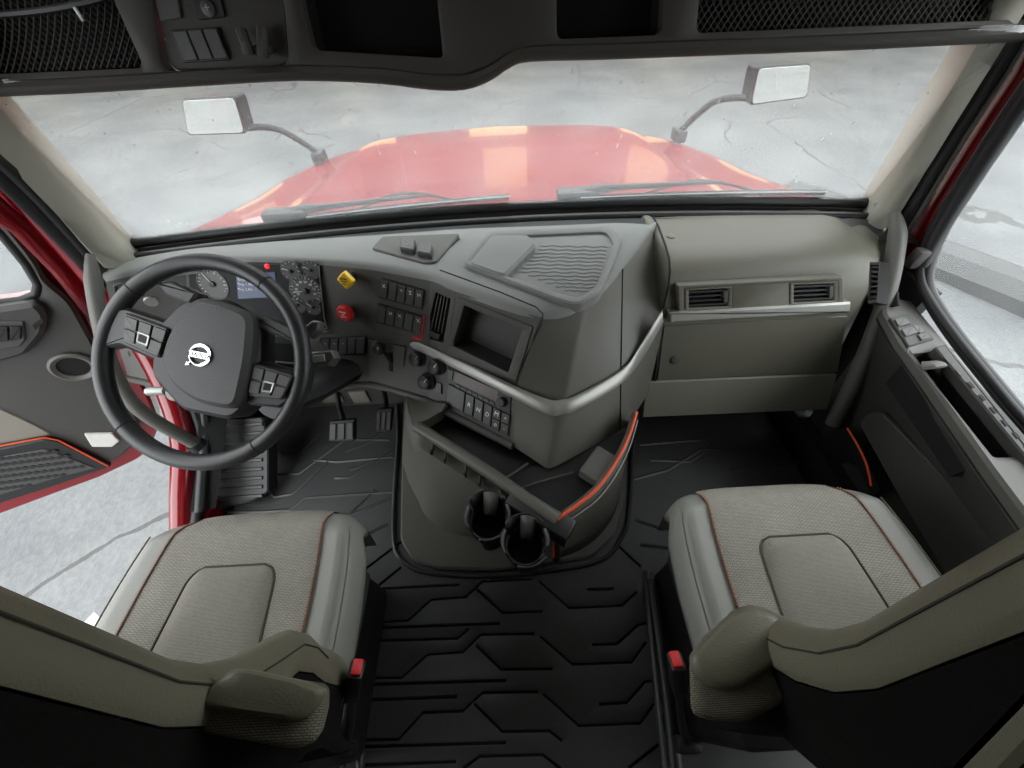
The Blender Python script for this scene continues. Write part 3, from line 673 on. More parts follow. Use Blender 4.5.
for q in ((412, 377), (438, 388)): plate('push_button', KN, [(q[0] - 2, q[1] - 6), (q[0] + 3, q[1] - 4), (q[0] + 3, q[1] + 6), (q[0] - 2, q[1] + 4)], M['key'], cp, -.003, .005, .0008, .001)
rp = cell('radio_panel', 6, 7, Mi, B, M['face'])
rad = plate('radio', RD, [(447, 367), (511, 396), (509, 437), (445, 404)], M['black'], rp, -.004, .004, .001, .002)
plate('radio_display', RD, [(455, 371), (499, 391), (497, 402), (453, 381)], M['brown'], rp, .003, .0055, .0005, .001)
plate('cassette_key', RD, [(448, 369), (453, 371.5), (452, 380), (447, 377)], M['key'], rp, .003, .007, .0006, .001)
for i in range(7):
    x, y = 456 + i * 5.6, 384 + i * 2.75
    plate('preset_key', RD, [(x, y), (x + 4.4, y + 2.1), (x + 4.2, y + 4.8), (x - .2, y + 2.6)], M['key'], rp, .003, .0065, .0005, .0005)
knob('volume_knob', RD, (501, 402), [(.013, .002), (.0125, .014), (.010, .016)], M['black'], rp, 20, .01)
knob('volume_ring', RD, (501, 402), [(.016, .002), (.016, .007), (.0145, .0075)], M['key'], rp, 20, .005)
def gp(t, s): a = V((448, 384)).lerp(V((510, 416)), t); b = V((446, 403)).lerp(V((508, 436)), t); return tuple(a.lerp(b, s))
keys = [((0, .27), (0, 1), '', 0), ((.29, .42), (0, 1), 'R', 1), ((.44, .57), (0, 1), 'N', 1), ((.59, .71), (0, 1), 'D', 1), ((.73, .85), (0, .48), 'M', 1), ((.73, .85), (.52, 1), 'o', 1), ((.87, .99), (0, .48), '+', 1), ((.87, .99), (.52, 1), '-', 1)]
for (t0, t1), (s0, s1), tx, _ in keys:
    plate('gear_key', RD, [gp(t0, s0), gp(t1, s0), gp(t1, s1), gp(t0, s1)], M['key'], rp, .003, .009, .0012, .001)
    if tx: text('key_letter', tx, RD, RD.px(*gp((t0 + t1) / 2, (s0 + s1) / 2), .009), .017, M['white'], rp, h=.0092)
# ---- silver strip wrapping the stack
upx = [(322, 330), (360, 328), (406, 337), (460, 360), (514, 386), (548, 400), (562, 400), (578, 395), (622, 369), (640, 346), (653, 324), (663, 309)]
lpx = [(322, 334), (360, 333), (406, 345), (460, 370), (514, 397), (548, 413), (562, 413), (578, 408), (622, 382), (642, 358), (656, 335), (664, 320)]
ye = [.692, .727, .752]
U_ = cr([at(*q, z=.52) for q in upx[:9]] + [at(*q, y=y) for q, y in zip(upx[9:], ye)], 5); L_ = cr([at(*q, z=.497) for q in lpx[:9]] + [at(*q, y=y - .006) for q, y in zip(lpx[9:], ye)], 5); bnd = []
ctr = V((.20, .95, .5))
for off, t in ((-.006, 0), (.006, .0), (.009, .12), (.0095, .5), (.009, .88), (.006, 1), (-.006, 1)):
    row = []
    for a, b in zip(U_, L_):
        p = a.lerp(b, t); d = (EYE - p); d.z *= .3; d.normalize(); row.append(p + d * (off + .002))
    bnd.append(row)
st = mesh_obj('silver_strip', loft_bm(bnd), M['silver'], dash, 50)
# three ticks on the stack corner
TK = Fr(T[7], T[8], Mi[7])
for x in (543, 547, 551): plate('tick_slot', TK, [(x, 376 + (x - 541) * .1), (x + 2, 376.5), (x + .5, 387), (x - 1.5, 386.5)], M['hole'], stk, -.003, .007, .0002, 0)
# vertical seam on the stack side
def on(rowA, rowB, px, k): return [p for p in ()]
wt, wm, wb = wrap(T), wrap(Mi), wrap(B); ks = 13
nrm = lambda p: (EYE - p).normalized() * .0015
tube('side_seam', [wt[ks].lerp(wm[ks], t / 6) + nrm(wt[ks]) for t in range(7)], .0016, M['void'], stk, 5)
tube('side_seam', [wm[ks].lerp(wb[ks], t / 6) + nrm(wm[ks]) for t in range(7)], .0016, M['void'], stk, 5)
# ---- stack top: non-slip tray with raised pad
TP = Fr(V((0, .8, .705)), V((1, .8, .705)), V((0, 1.5, .705)))
tr_out = [(462, 263), (489, 230), (612, 225), (622, 238), (614, 262), (600, 292), (578, 304), (560, 300)]
tr_in = [(470, 262), (492, 235), (606, 230), (614, 240), (607, 262), (596, 286), (578, 297), (562, 293)]
ri = mesh_obj('tray_rim', plate_bm(TP, [TP.px(*q, .018) for q in tr_out], [[TP.px(*q, .018) for q in tr_in]], -.01, .018, .004, .02, .02), M['pad'], dash)
tf = mesh_obj('tray_floor', plate_bm(TP, [TP.px(*q, .018) for q in tr_in], (), -.01, .008, .0005, .02), M['pad'], dash)
lid = plate('raised_pad', TP, [(468, 263), (491, 234), (529, 234), (536, 244), (505, 275), (496, 273)], M['pad'], dash, 0, .024, .006, .012)
bm = bmesh.new()
for j in range(13):
    y0 = 246 + j * 3.7
    x0, x1 = 541 - j * 3.0, 608 - j * 1.1
    if j > 7: x0 = 520 + (j - 7) * 9
    pts = []
    for i in range(30):
        t = i / 29; x = x0 + (x1 - x0) * t; y = y0 + 1.5 * (t - .5) + .7 * math.sin(t * 26)
        pts.append(TP.pt(x, y, .009))
    tube_bm(pts, .0028, 4, bm, flat=.5)
o = mesh_obj('tray_ribs', bm, M['pad'], dash, 60); o['kind'] = 'stuff'
isl = plate('button_island', TP, [(371, 248), (382, 236), (460, 233), (436, 262), (425, 263)], M['face'], dash, -.01, .012, .003, .01)
for q in ((408, 244), (425, 248)):
    plate('push_button', TP, [(q[0] - 7, q[1] - 7), (q[0] + 7, q[1] - 5), (q[0] + 6, q[1] + 6), (q[0] - 9, q[1] + 3)], M['key'], isl, .01, .026, .003, .006)
    text('button_mark', 'o', TP, TP.px(q[0] - 1, q[1], .026), .012, M['greyp'], isl, h=.0263)
# ---- passenger side
pasd = thing('passenger_dash', 'greenish grey passenger dash with two air vents and glove box door', 'dashboard', (.68, .8, 0))
xs = [.425, .55, .7, .82, .89, .92, .94]
prof = [(1.06, .695), (1.0, .702), (.90, .702), (.845, .697), (.81, .682), (.79, .658), (.778, .62), (.757, .53), (.712, .365)]
def pr_(x, y, z): 
    e = max(0, (x - .90) / .05); return V((x, y + .025 * e * e * (1 if z < .69 else .5), z - .012 * e))
XL = [.43, .425, .415, .41, .405, .402, .40, .402, .42, .42, .42]
mesh_obj('dash_body', loft_bm([[pr_(x, y, z) for x in [XL[i]] + xs[1:]] for i, (y, z) in enumerate(prof)]), M['pass'], pasd, 60)
pr2 = prof + [(.675, .21), (.80, .16)]
mesh_obj('dash_end', loft_bm([[pr_(.94, y, z) for y, z in pr2], [V((.965, min(1.08, y + .045), z - .008)) for y, z in pr2], [V((1.03, min(1.09, y + .10), z - .012)) for y, z in pr2]]), M['pass'], pasd, 60)
mesh_obj('dash_side', loft_bm([[V((x, y, z)) for x, (y, z) in zip(XL, pr2)], [V((x - .01, min(1.08, y + .28), z - .004)) for x, (y, z) in zip(XL, pr2)]]), M['pass'], pasd, 60)
mesh_obj('dash_seam', tube_bm([V((x + .001, y - .001, z + .001)) for x, (y, z) in zip(XL, prof)], .0028, 6), M['void'], pasd, 60)
PFr = Fr(V((.43, .785, .645)), V((.93, .785, .645)), V((.43, .757, .53))); GL = Fr(V((.43, .757, .53)), V((.93, .757, .53)), V((.43, .712, .365))); KP = Fr(V((.4, .712, .365)), V((.93, .712, .365)), V((.4, .672, .215)))
VQ = ([(685, 289), (732, 286.5), (732, 307.5), (685, 310)], [(790, 283.5), (837.5, 281.5), (837.5, 302), (790, 304.5)])
bezel = plate('vent_bezel', PFr, [(678, 286), (844, 277), (844, 308), (679, 313)], M['pass'], pasd, -.02, .020, .002, .006, VQ, .003)
for q in VQ:
    f = vent(Fr(PFr.p3(0, 0, .0165), PFr.p3(1, 0, .0165), PFr.p3(0, -1, .0165)), q, 4, False, M['pass'], pasd)
    x = q[1][0] - 8; tbf = Fr(PFr.p3(0, 0, .018), PFr.p3(1, 0, .018), PFr.p3(0, -1, .018))
    plate('vent_thumb', tbf, [(x, q[1][1] + 5), (x + 4, q[1][1] + 4.8), (x + 4, q[1][1] + 16), (x, q[1][1] + 16.2)], M['key'], f, -.01, .006, .001, .001)
plate('silver_strip', PFr, [(669, 313), (852, 302.5), (851, 313), (670, 323.5)], M['silver'], pasd, -.01, .026, .005, .003)
gd = plate('glove_door', GL, [(664, 326), (848, 316), (838, 372), (657, 381)], M['pass'], pasd, -.02, .004, .002, .004)
knob('glove_lock', GL, (674, 359), [(.012, .002), (.012, .007), (.010, .008)], M['face'], gd, 18)
kp = plate('knee_panel', KP, [(645, 382), (838, 374), (828, 410), (642, 418)], M['knee'], pasd, -.02, .006, .004, .008)
knob('screw_cap', Fr(V((.5, .95, .703)), V((1, .95, .703)), V((.5, 1.2, .703))), (671, 236), [(.011, -.003), (.011, .001), (.009, .0015)], M['pass'], pasd, 16)
EV = Fr(V((.90, .80, .66)), V((.945, .86, .66)), V((.90, .77, .53)))
vent(EV, [(870, 262), (880, 262), (877, 303), (868, 304)], 7, False, M['black'], pasd)
# ================================================================== STEERING
WC = at(203, 362, x=-.65); tl = math.radians(40)
WF = Fr(WC, WC + V((1, 0, 0)), WC + V((0, math.cos(tl), math.sin(tl))))
if WF.n.z < 0: WF.n = -WF.n
WF.v = V((0, math.cos(tl), math.sin(tl))); WF.u = V((1, 0, 0)); WF.n = V((0, -math.sin(tl), math.cos(tl)))
wheel = thing('steering_wheel', 'black leather steering wheel turned upside down in front of the driver seat', 'steering wheel', WC)
RO = .2295; rr = .0175; RC = RO - rr
rim = mesh_obj('rim', tube_bm([WF.p3(RC * math.cos(a), RC * math.sin(a), 0) for a in [2 * math.pi * i / 72 for i in range(72)]], rr, 14, closed=True, up=WF.n), M['leather'], wheel, 80)
for a in (48, 130, 217, 300):            # leather seams
    a = math.radians(a); c = WF.p3(RC * math.cos(a), RC * math.sin(a), 0); rd = (c - WC).normalized()
    mesh_obj('rim_seam', tube_bm([c + (rd * math.cos(k) + WF.n * math.sin(k)) * (rr + .0003) for k in [2 * math.pi * i / 14 for i in range(14)]], .0012, 4, closed=True), M['void'], rim)
hub = plate('airbag_cover', WF, [(196, 295), (226, 303), (254, 314), (250, 362), (239, 411), (200, 404), (175, 388), (160, 364), (168, 334)], M['hubm'], wheel, -.02, .038, .010, .03, ref=.03)
plate('hub_back', WF, [(186, 300), (232, 300), (262, 318), (262, 395), (235, 420), (185, 410), (154, 375), (158, 330)], M['black'], wheel, -.045, .012, .008, .02, ref=.0)
# spokes
plate('spoke', WF, [(104, 312), (130, 308), (172, 322), (160, 362), (124, 346), (102, 350)], M['black'], wheel, -.02, .010, .006, .006, ref=0)
plate('spoke', WF, [(250, 358), (297, 370), (312, 362), (306, 392), (282, 408), (244, 404)], M['black'], wheel, -.02, .010, .006, .006, ref=0)
plate('spoke', WF, [(160, 284), (176, 282), (202, 294), (194, 306), (170, 296)], M['hubm'], wheel, -.02, .012, .005, .005, ref=0)
plate('spoke', WF, [(256, 316), (274, 318), (300, 330), (304, 346), (284, 338), (258, 328)], M['hubm'], wheel, -.02, .012, .005, .005, ref=0)
def keypad(q, sel):
    f = plate('button_pad', WF, q, M['key'], wheel, .0, .018, .003, .005, ref=.018)
    a, b, c, d = [V(p) for p in q]
    for i in range(3):
        for j in range(2):
            g = lambda s, t: tuple(a.lerp(b, s).lerp(d.lerp(c, s), t))
            s0, s1, t0, t1 = (i + .06) / 3, (i + .94) / 3, .08 + (j + .06) * .42, .08 + (j + .94) * .42
            plate('button', WF, [g(s0, t0), g(s1, t0), g(s1, t1), g(s0, t1)], M['key'], f, .016, .0215, .001, .001)
    g = lambda s, t: tuple(a.lerp(b, s).lerp(d.lerp(c, s), t))
    o = [g(.36, .44), g(.66, .44), g(.66, .80), g(.36, .80)]; inn = [g(.41, .50), g(.61, .50), g(.61, .74), g(.41, .74)]
    mesh_obj('button_ring', plate_bm(WF, [WF.px(*p, .023) for p in o], [[WF.px(*p, .023) for p in inn]], .018, .0235, .0006, .003, .002), M['silver'], f)
    plate('button_center', WF, inn, M['gloss'], f, .018, .0228, .0004, .001)
keypad([(124, 312), (168, 328), (158, 358), (122, 342)], 0); keypad([(252, 362), (293, 375), (281, 400), (247, 396)], 1)
# emblem: ring with arrow and bar, upside down
eu, ev = WF.px(200, 355, .04); rot = math.pi - math.radians(14)
em = mesh_obj('emblem', plate_bm(WF, ell(eu, ev, .0235, n=32), [ell(eu, ev, .0165, n=32)], .036, .041, .001, 0, 0), M['chrome'], wheel)
bar = [(-.0225, -.0065), (.0225, -.0065), (.0225, .0065), (-.0225, .0065)]; c_, s_ = math.cos(rot), math.sin(rot)
mesh_obj('emblem_bar', plate_bm(WF, [(eu + x * c_ - y * s_, ev + x * s_ + y * c_) for x, y in bar], (), .037, .0418, .0008, 0), M['chrome'], em)
text('emblem_text', 'VOLVO', WF, (eu, ev), .0142, M['hole'], em, rot, .0421, .0004)
ar = [(.016, .016), (.029, .029), (.029, .020), (.033, .033), (.020, .029)]
mesh_obj('emblem_arrow', plate_bm(WF, [(eu + x * c_ - y * s_, ev + x * s_ + y * c_) for x, y in [(.014, .016), (.016, .014), (.021, .019), (.023, .016), (.026, .026), (.016, .023), (.019, .021)]], (), .036, .041, .0005, 0), M['chrome'], em)
text('embossed_text', 'SRS', WF, WF.px(220, 308, .038), .014, M['key'], hub, math.pi - .25, .0382, .0002)
col = thing('steering_column', 'dark plastic steering column shroud with stalks behind the wheel', 'steering column', WC - WF.n * .1)
def colbox(c0, c1, w0, w1):
    rows = []
    for (c, (w_, h_)) in ((c0, w0), (c1, w1)):
        rows.append([c + WF.u * (w_ * math.cos(a) * min(1.25, 1 / max(abs(math.cos(a)), abs(math.sin(a))))) + WF.v * (h_ * math.sin(a) * min(1.25, 1 / max(abs(math.cos(a)), abs(math.sin(a))))) for a in [2 * math.pi * i / 20 for i in range(20)]])
    return loft_bm(rows, True, cap=True)
mesh_obj('column_shroud', colbox(WC - WF.n * .05, WC - WF.n * .20, (.075, .06), (.085, .075)), M['black'], col)
mesh_obj('column_tube', tube_bm([WC - WF.n * .18, WC - WF.n * .50 + V((.02, .05, 0))], .045, 16), M['black'], col)
mesh_obj('lower_cover', tube_bm(cr([WC + V((.06, -.0, -.16)), WC + V((.1, .10, -.22)), WC + V((.16, .22, -.27))], 4), [.05] * 4 + [.055] * 4 + [.06], 12, flat=.7), M['black'], col)
st_ = tube('stalk', [WC - WF.n * .06 + V((.05, 0, 0)), WF.pt(300, 366, -.05), WF.pt(316, 361, -.04)], .008, M['black'], col, 8)
plate('stalk_grip', WF, [(310, 352), (332, 350), (336, 358), (330, 366), (312, 366)], M['key'], col, -.055, -.028, .004, .003, ref=-.03)
plate('stalk_grip', WF, [(304, 326), (312, 320), (320, 321), (318, 330), (308, 338)], M['key'], col, -.055, -.03, .004, .003, ref=-.03)
plate('stalk_key', WF, [(312, 356), (324, 354), (325, 361), (313, 363)], M['silver'], col, -.03, -.026, .0006, .001, ref=-.026)
knob('tilt_knob', Fr(at(176, 393, x=-.78), at(176, 393, x=-.78) + V((1, 0, 0)), at(176, 393, x=-.78) + V((0, .6, .6))), (176, 393), [(.012, -.06), (.017, -.004), (.019, .004), (.016, .010)], M['silver'], col, 18)
tube('tilt_arm', [at(166, 391, x=-.80), at(152, 391, x=-.84), at(148, 392, x=-.85)], .010, M['silver'], col, 8)
# ================================================================== PEDALS
def pedal(name, label, px, y, nb, arm):
    c = at(*px[4], y=y); fr = Fr(c, c + V((1, 0, 0)), c + V((0, .55, .8)))
    t = thing(name, label, 'pedal', c)
    q = [V(fr.px(*p)) for p in px[:4]]
    f = uvplate('pedal_pad', fr, q, M['rubber'], t, -.015, .004, .003, .006)
    for i in range(nb):
        t0, t1 = (i + .14) / nb, (i + .86) / nb
        a, b, cc, d = q; g = lambda s, k: a.lerp(b, s).lerp(d.lerp(cc, s), k)
        uvplate('grip_bar', fr, [g(t0, .12), g(t1, .12), g(t1, .88), g(t0, .88)], M['key'], f, .002, .008, .0015, .002)
    b0 = fr.p3(*( (q[0] + q[1]) / 2), -.006)
    tube('pedal_arm', cr([b0] + [at(*p, y=yy) for p, yy in arm], 4), .009, M['black'], t, 8); return t
pedal('brake_pedal', 'wide black brake pedal with ribbed pad hanging over the footwell', [(330, 421), (355, 419), (355, 441), (329, 441), (342, 430)], .72, 3, [((339, 405), .80), ((336, 385), .86), ((335, 370), .9)])
pedal('accelerator_pedal', 'narrow black accelerator pedal beside the centre console', [(377, 409), (393, 408), (391, 431), (376, 432), (384, 420)], .78, 3, [((386, 400), .84), ((383, 388), .90)])
# footwell back wall with pale panels
fw = struct(box('wall_footwell', (-.62, .985, .22), (.8, .02, .44), M['face'], None, .004), 'grey footwell wall above the pedals')
for a, b in ((318, 346), (349, 372)):
    q0, q1 = at(a, 393, y=.972), at(b, 403, y=.972); box('kick_plate', ((q0.x + q1.x) / 2, .972, (q0.z + q1.z) / 2 + .01), (q1.x - q0.x, .012, .07), M['doorb'], fw, .004)
# foot rest
FRf = Fr(at(268, 508, z=.02), at(226, 508, z=.02), at(262, 420, z=.20))
fr_ = thing('foot_rest', 'ribbed black rubber foot rest under the steering wheel', 'foot rest', at(245, 505, z=.01))
uvq = [(222, 420), (262, 417), (268, 440), (268, 492), (255, 500), (216, 507), (214, 470)]
plate('rest_plate', FRf, uvq, M['mat'], fr_, -.05, 0, .004, .01)
for i in range(9):
    y = 424 + i * 9.0; plate('rib', FRf, [(219 - i * .4, y + 1.5), (262, y - 2), (262, y + 1.6), (219 - i * .4, y + 5)], M['matr'], fr_, -.004, .005, .002, .001)
struct(mesh_obj('wall_kick_left', loft_bm([[at(190, 512, x=-1.0), at(196, 470, x=-1.0), at(198, 430, x=-.99), at(200, 395, x=-.98)], [at(216, 508, x=-.95), at(221, 470, x=-.945), at(226, 430, x=-.935), at(230, 395, x=-.93)]]), M['void']), 'dark kick panel left of the foot rest')
tube('kick_pipe', [at(200, 512, x=-.98), at(203, 470, x=-.985), at(206, 430, x=-.985), at(204, 405, x=-.98)], .016, M['black'], D.objects['wall_kick_left'], 8)
# ================================================================== GRAB HANDLES
def handle(label, pts, r, ends):
    t = thing('grab_handle', label, 'grab handle', pts[-1])
    hp = cr(pts, 6); tube('handle_bar', hp, [r * min(1, .45 + .11 * i) for i in range(len(hp))], M['doorl'], t, 12)
    mesh_obj('handle_foot', tube_bm([pts[-1], pts[-1] + (pts[-1] - pts[-2]).normalized() * .02], r * 1.4, 12), M['black'], t)
handle('grey grab handle from left pillar down past the open door', [at(90, 254, x=-1.0), at(94, 285, x=-1.005), at(100, 320, x=-1.01), at(113, 370, x=-1.01), at(140, 410, x=-.995), at(194, 443, x=-.95)], .017, 0)
handle('grey grab handle from right pillar down beside glove box', [at(895, 212, x=.985), at(897, 240, x=.99), at(888, 290, x=.985), at(871, 340, x=.975), at(850, 388, x=.965), at(832, 424, x=.96)], .019, 0)
# ================================================================== FLOOR MAT
mat_ = thing('floor_mat', 'black rubber floor mat with raised angular ribs covering the cab floor', 'floor mat', (0, .2, 0))
GF = Fr(V((0, .2, .0)), V((1, .2, .0)), V((0, 1, .0)))
def groove(pts, w_=.0032):
    q = []
    for x, y in pts: p = at(340 + x / 3.012, 540 + y / 3.012, z=.006); q.append(V((p.x - GF.o.x, p.y - GF.o.y)))
    a, b = [], []
    for i, p in enumerate(q):
        t = (q[min(i + 1, len(q) - 1)] - q[max(i - 1, 0)]).normalized(); n = V((-t.y, t.x)) * w_; a.append(p + n); b.append(p - n)
    return a + list(reversed(b))
GV = [[(115, 148), (360, 135)], [(50, 250), (205, 243), (275, 180), (380, 172), (430, 125), (580, 118)], [(50, 268), (480, 252)], [(412, 148), (490, 220), (610, 215)], [(598, 122), (690, 205), (850, 198), (895, 155)], [(745, 150), (825, 148)],
      [(85, 305), (355, 297), (388, 268)], [(50, 415), (185, 415), (265, 345), (370, 338), (425, 285), (585, 283)], [(410, 318), (485, 390), (640, 388)], [(603, 290), (700, 375), (880, 368), (922, 308)], [(760, 316), (835, 314), (898, 256), (925, 250)],
      [(50, 437), (500, 424)], [(70, 483), (350, 473)], [(50, 603), (175, 601), (250, 520), (370, 515), (430, 460), (595, 457)], [(400, 490), (488, 577), (630, 575), (670, 606)], [(613, 464), (720, 560), (905, 552), (948, 492)], [(780, 495), (865, 490), (920, 427), (945, 425)],
      [(50, 624), (500, 611)], [(50, 680), (350, 668)], [(370, 690), (420, 652), (610, 647), (665, 690)], [(870, 687), (968, 612)], [(35, 120), (190, 2)], [(55, 188), (185, 82)], [(835, 15), (905, 80)]]
mesh_obj('mat_sheet', plate_bm(GF, [(-.97, -.9), (.97, -.9), (.97, .83), (-.97, .83)], [groove(g) for g in GV], .0015, .007, .0012, .02, 0), M['mat'], mat_)
uvplate('mat_backing', GF, [(-.965, -.895), (.965, -.895), (.965, .825), (-.965, .825)], M['hole'], mat_, -.004, .001, .0005, .02)
def rib(pts, w_=.006, h=.006):
    P_ = [at(*q, z=.006) for q in pts]
    return mesh_obj('rib', tube_bm(P_, w_, 6, flat=.7), M['matr'], mat_)
def R_(pts, w_=.0065): return rib(pts, w_)
for l in ([(270, 445), (283, 456), (297, 456), (322, 433)], [(270, 436), (280, 447)], [(265, 474), (299, 474), (345, 440), (390, 440)], [(314, 460), (337, 462), (393, 457)], [(350, 470), (375, 462), (392, 449)], [(335, 478), (350, 478), (372, 462)],
          [(265, 486), (275, 497), (293, 494), (330, 460)], [(228, 512), (262, 512), (290, 510), (305, 498), (393, 492)], [(326, 515), (352, 515), (390, 498)], [(345, 518), (375, 490)], [(388, 430), (366, 444), (345, 452)],
          [(632, 480), (668, 470), (700, 450), (790, 445)], [(650, 460), (690, 462), (720, 440)], [(640, 545), (668, 548)], [(635, 520), (664, 530)], [(640, 445), (700, 440)], [(730, 470), (800, 462)], [(355, 540), (388, 524)]): R_(l)
# raised border round the console base
tube('mat_border', cr([at(*q, z=.012) for q in ((397, 405), (398, 440), (395, 480), (394, 543), (407, 564), (433, 573), (500, 575), (595, 562), (621, 538), (629, 510), (633, 440))], 5), .007, M['matr'], mat_, 8, flat=1.2)
tube('mat_border', cr([at(*q, z=.012) for q in ((648, 572), (651, 620), (658, 690), (667, 768))], 4), .012, M['matr'], mat_, 8)
tube('mat_border', cr([at(*q, z=.012) for q in ((270, 428), (262, 480), (258, 497), (222, 506), (206, 520))], 4), .012, M['matr'], mat_, 8)
tube('mat_border', cr([at(*q, z=.012) for q in ((356, 560), (360, 620), (362, 690), (360, 768))], 4), .010, M['matr'], mat_, 8)

# ================================================================== LOWER CONSOLE
con = thing('lower_console', 'grey floor console with open tray, hook row and orange stitched side panel', 'console', (0, .45, 0))
uvp = [(404, 395), (402, 440), (400, 540), (412, 560), (434, 568), (500, 570), (592, 557), (616, 535), (624, 508), (628, 440), (622, 405)]
CB = Fr(V((0, .4, .012)), V((1, .4, .012)), V((0, .9, .012)))
plate('base_skirt', CB, uvp, M['console'], con, -.008, .012, .006, .02)
rail_px = [(416, 426), (440, 441), (470, 460), (500, 480), (530, 501), (558, 520)]
rl = cr([at(*q, z=.40) for q in rail_px], 4)
tube('tray_rail', rl, .015, M['console'], con, 10)
def rowz(px, z): return cr([at(*q, z=z) for q in px], 4)
front_rows = [[p + V((0, .004, -.01)) for p in rl], [p + V((.0, .012, -.06)) for p in rl], [p + V((0, .035, -.065)) for p in rl], [p + V((0, .035, -.11)) for p in rl], [p + V((-.01, .0, -.115)) for p in rl]]
bot = rowz([(419, 503), (424, 515), (436, 526), (452, 533), (478, 538), (520, 536)], .02)
front_rows += [[a.lerp(b, t) for a, b in zip(front_rows[-1], bot)] for t in (.3, .65, 1)]
mesh_obj('console_front', loft_bm(front_rows), M['console'], con, 50)
for i in range(5):                         # hooks in the slot
    q = rl[int(2 + i * 2.6)] + V((-.004, -.004, -.088)); tube('hook', cr([q + V((0, .03, -.016)), q + V((0, -.004, -.012)), q + V((0, -.006, .012))], 3), .0045, M['console'], con, 6)
# left side of the console and neck under the dash
o0, o1 = at(406, 397, z=.385), at(402, 462, z=.015); kz = [(.385 - r[0].z) / .37 for r in front_rows]
mesh_obj('console_side', loft_bm([[o0.lerp(o1, min(1, max(0, k))), o0.lerp(o1, min(1, max(0, k))).lerp(r[0], .5) + V((-.006, -.004, 0)), r[0]] for k, r in zip(kz, front_rows)]), M['console'], con, 60)
tray = [[p + V((0, .006, -.004)) for p in rl], [p + V((.02, .03, -.06)) for p in rl], [p + V((.12, .16, -.055)) for p in rl], [p + V((.22, .30, -.02)) for p in rl]]
mesh_obj('tray_floor', loft_bm(tray), M['black'], con, 50)
mesh_obj('tray_end', loft_bm([cr([at(416, 424, z=.405), at(430, 416, z=.405), at(441, 410, z=.41), at(446, 404, z=.42)], 4), cr([at(420, 432, z=.35), at(436, 424, z=.35), at(446, 416, z=.36), at(450, 408, z=.37)], 4)]), M['console'], con, 50)
mesh_obj('tray_neck', loft_bm([cr([at(405, 394, z=.38), at(420, 400, z=.38), at(446, 404, z=.42)], 4), cr([at(408, 408, z=.39), at(424, 412, z=.40), at(441, 412, z=.41)], 4), cr([at(414, 424, z=.40), at(426, 420, z=.405), at(440, 412, z=.41)], 4)]), M['console'], con, 60)
# stitched side panel
tpx = [((559, 520), .40), ((580, 505), .405), ((600, 488), .41), ((618, 462), .42), ((630, 438), .43), ((638, 413), .445)]
bpx = [((556, 559), .26), ((580, 550), .20), ((600, 535), .14), ((616, 510), .10), ((622, 480), .08), ((624, 455), .07)]
tp_ = cr([at(*q, z=z) for q, z in tpx], 4); bp_ = cr([at(*q, z=z) for q, z in bpx], 4)
spn = mesh_obj('side_panel', loft_bm([[a.lerp(b, t / 4) for a, b in zip(tp_, bp_)] for t in range(5)]), M['console'], con, 60)
m_ = spn.modifiers.new('s', 'SOLIDIFY'); m_.thickness = .014
tube('piping', [p + V((-.004, .0, .004)) for p in tp_], .0042, M['orange'], spn, 6)
tube('panel_stitch', [a.lerp(b, .10) + V((.003, -.004, 0)) for a, b in zip(tp_, bp_)], .0016, M['greyp'], spn, 5)
mesh_obj('panel_end', tube_bm([tp_[0], bp_[0]], .010, 8), M['black'], spn); tube('piping', [tp_[0] + V((-.012, -.006, 0)), bp_[0] + V((-.010, -.006, .04))], .0025, M['orange'], spn, 6)
mesh_obj('pocket_floor', loft_bm([[at(560, 516, z=.36), at(600, 480, z=.36), at(632, 430, z=.38)], [at(505, 478, z=.36), at(545, 462, z=.37), at(600, 440, z=.38)]]), M['black'], con)
tube('tray_divider', [at(506, 478, z=.372), at(528, 463, z=.378)], .003, M['console'], con, 6); tube('tray_divider', [at(522, 487, z=.372), at(552, 478, z=.376), at(574, 472, z=.38)], .002, M['console'], con, 6)
box('pocket_block', at(600, 468, z=.385), (.07, .09, .035), M['doorl'], con, .006, Matrix.Rotation(-.7, 3, 'Z'))
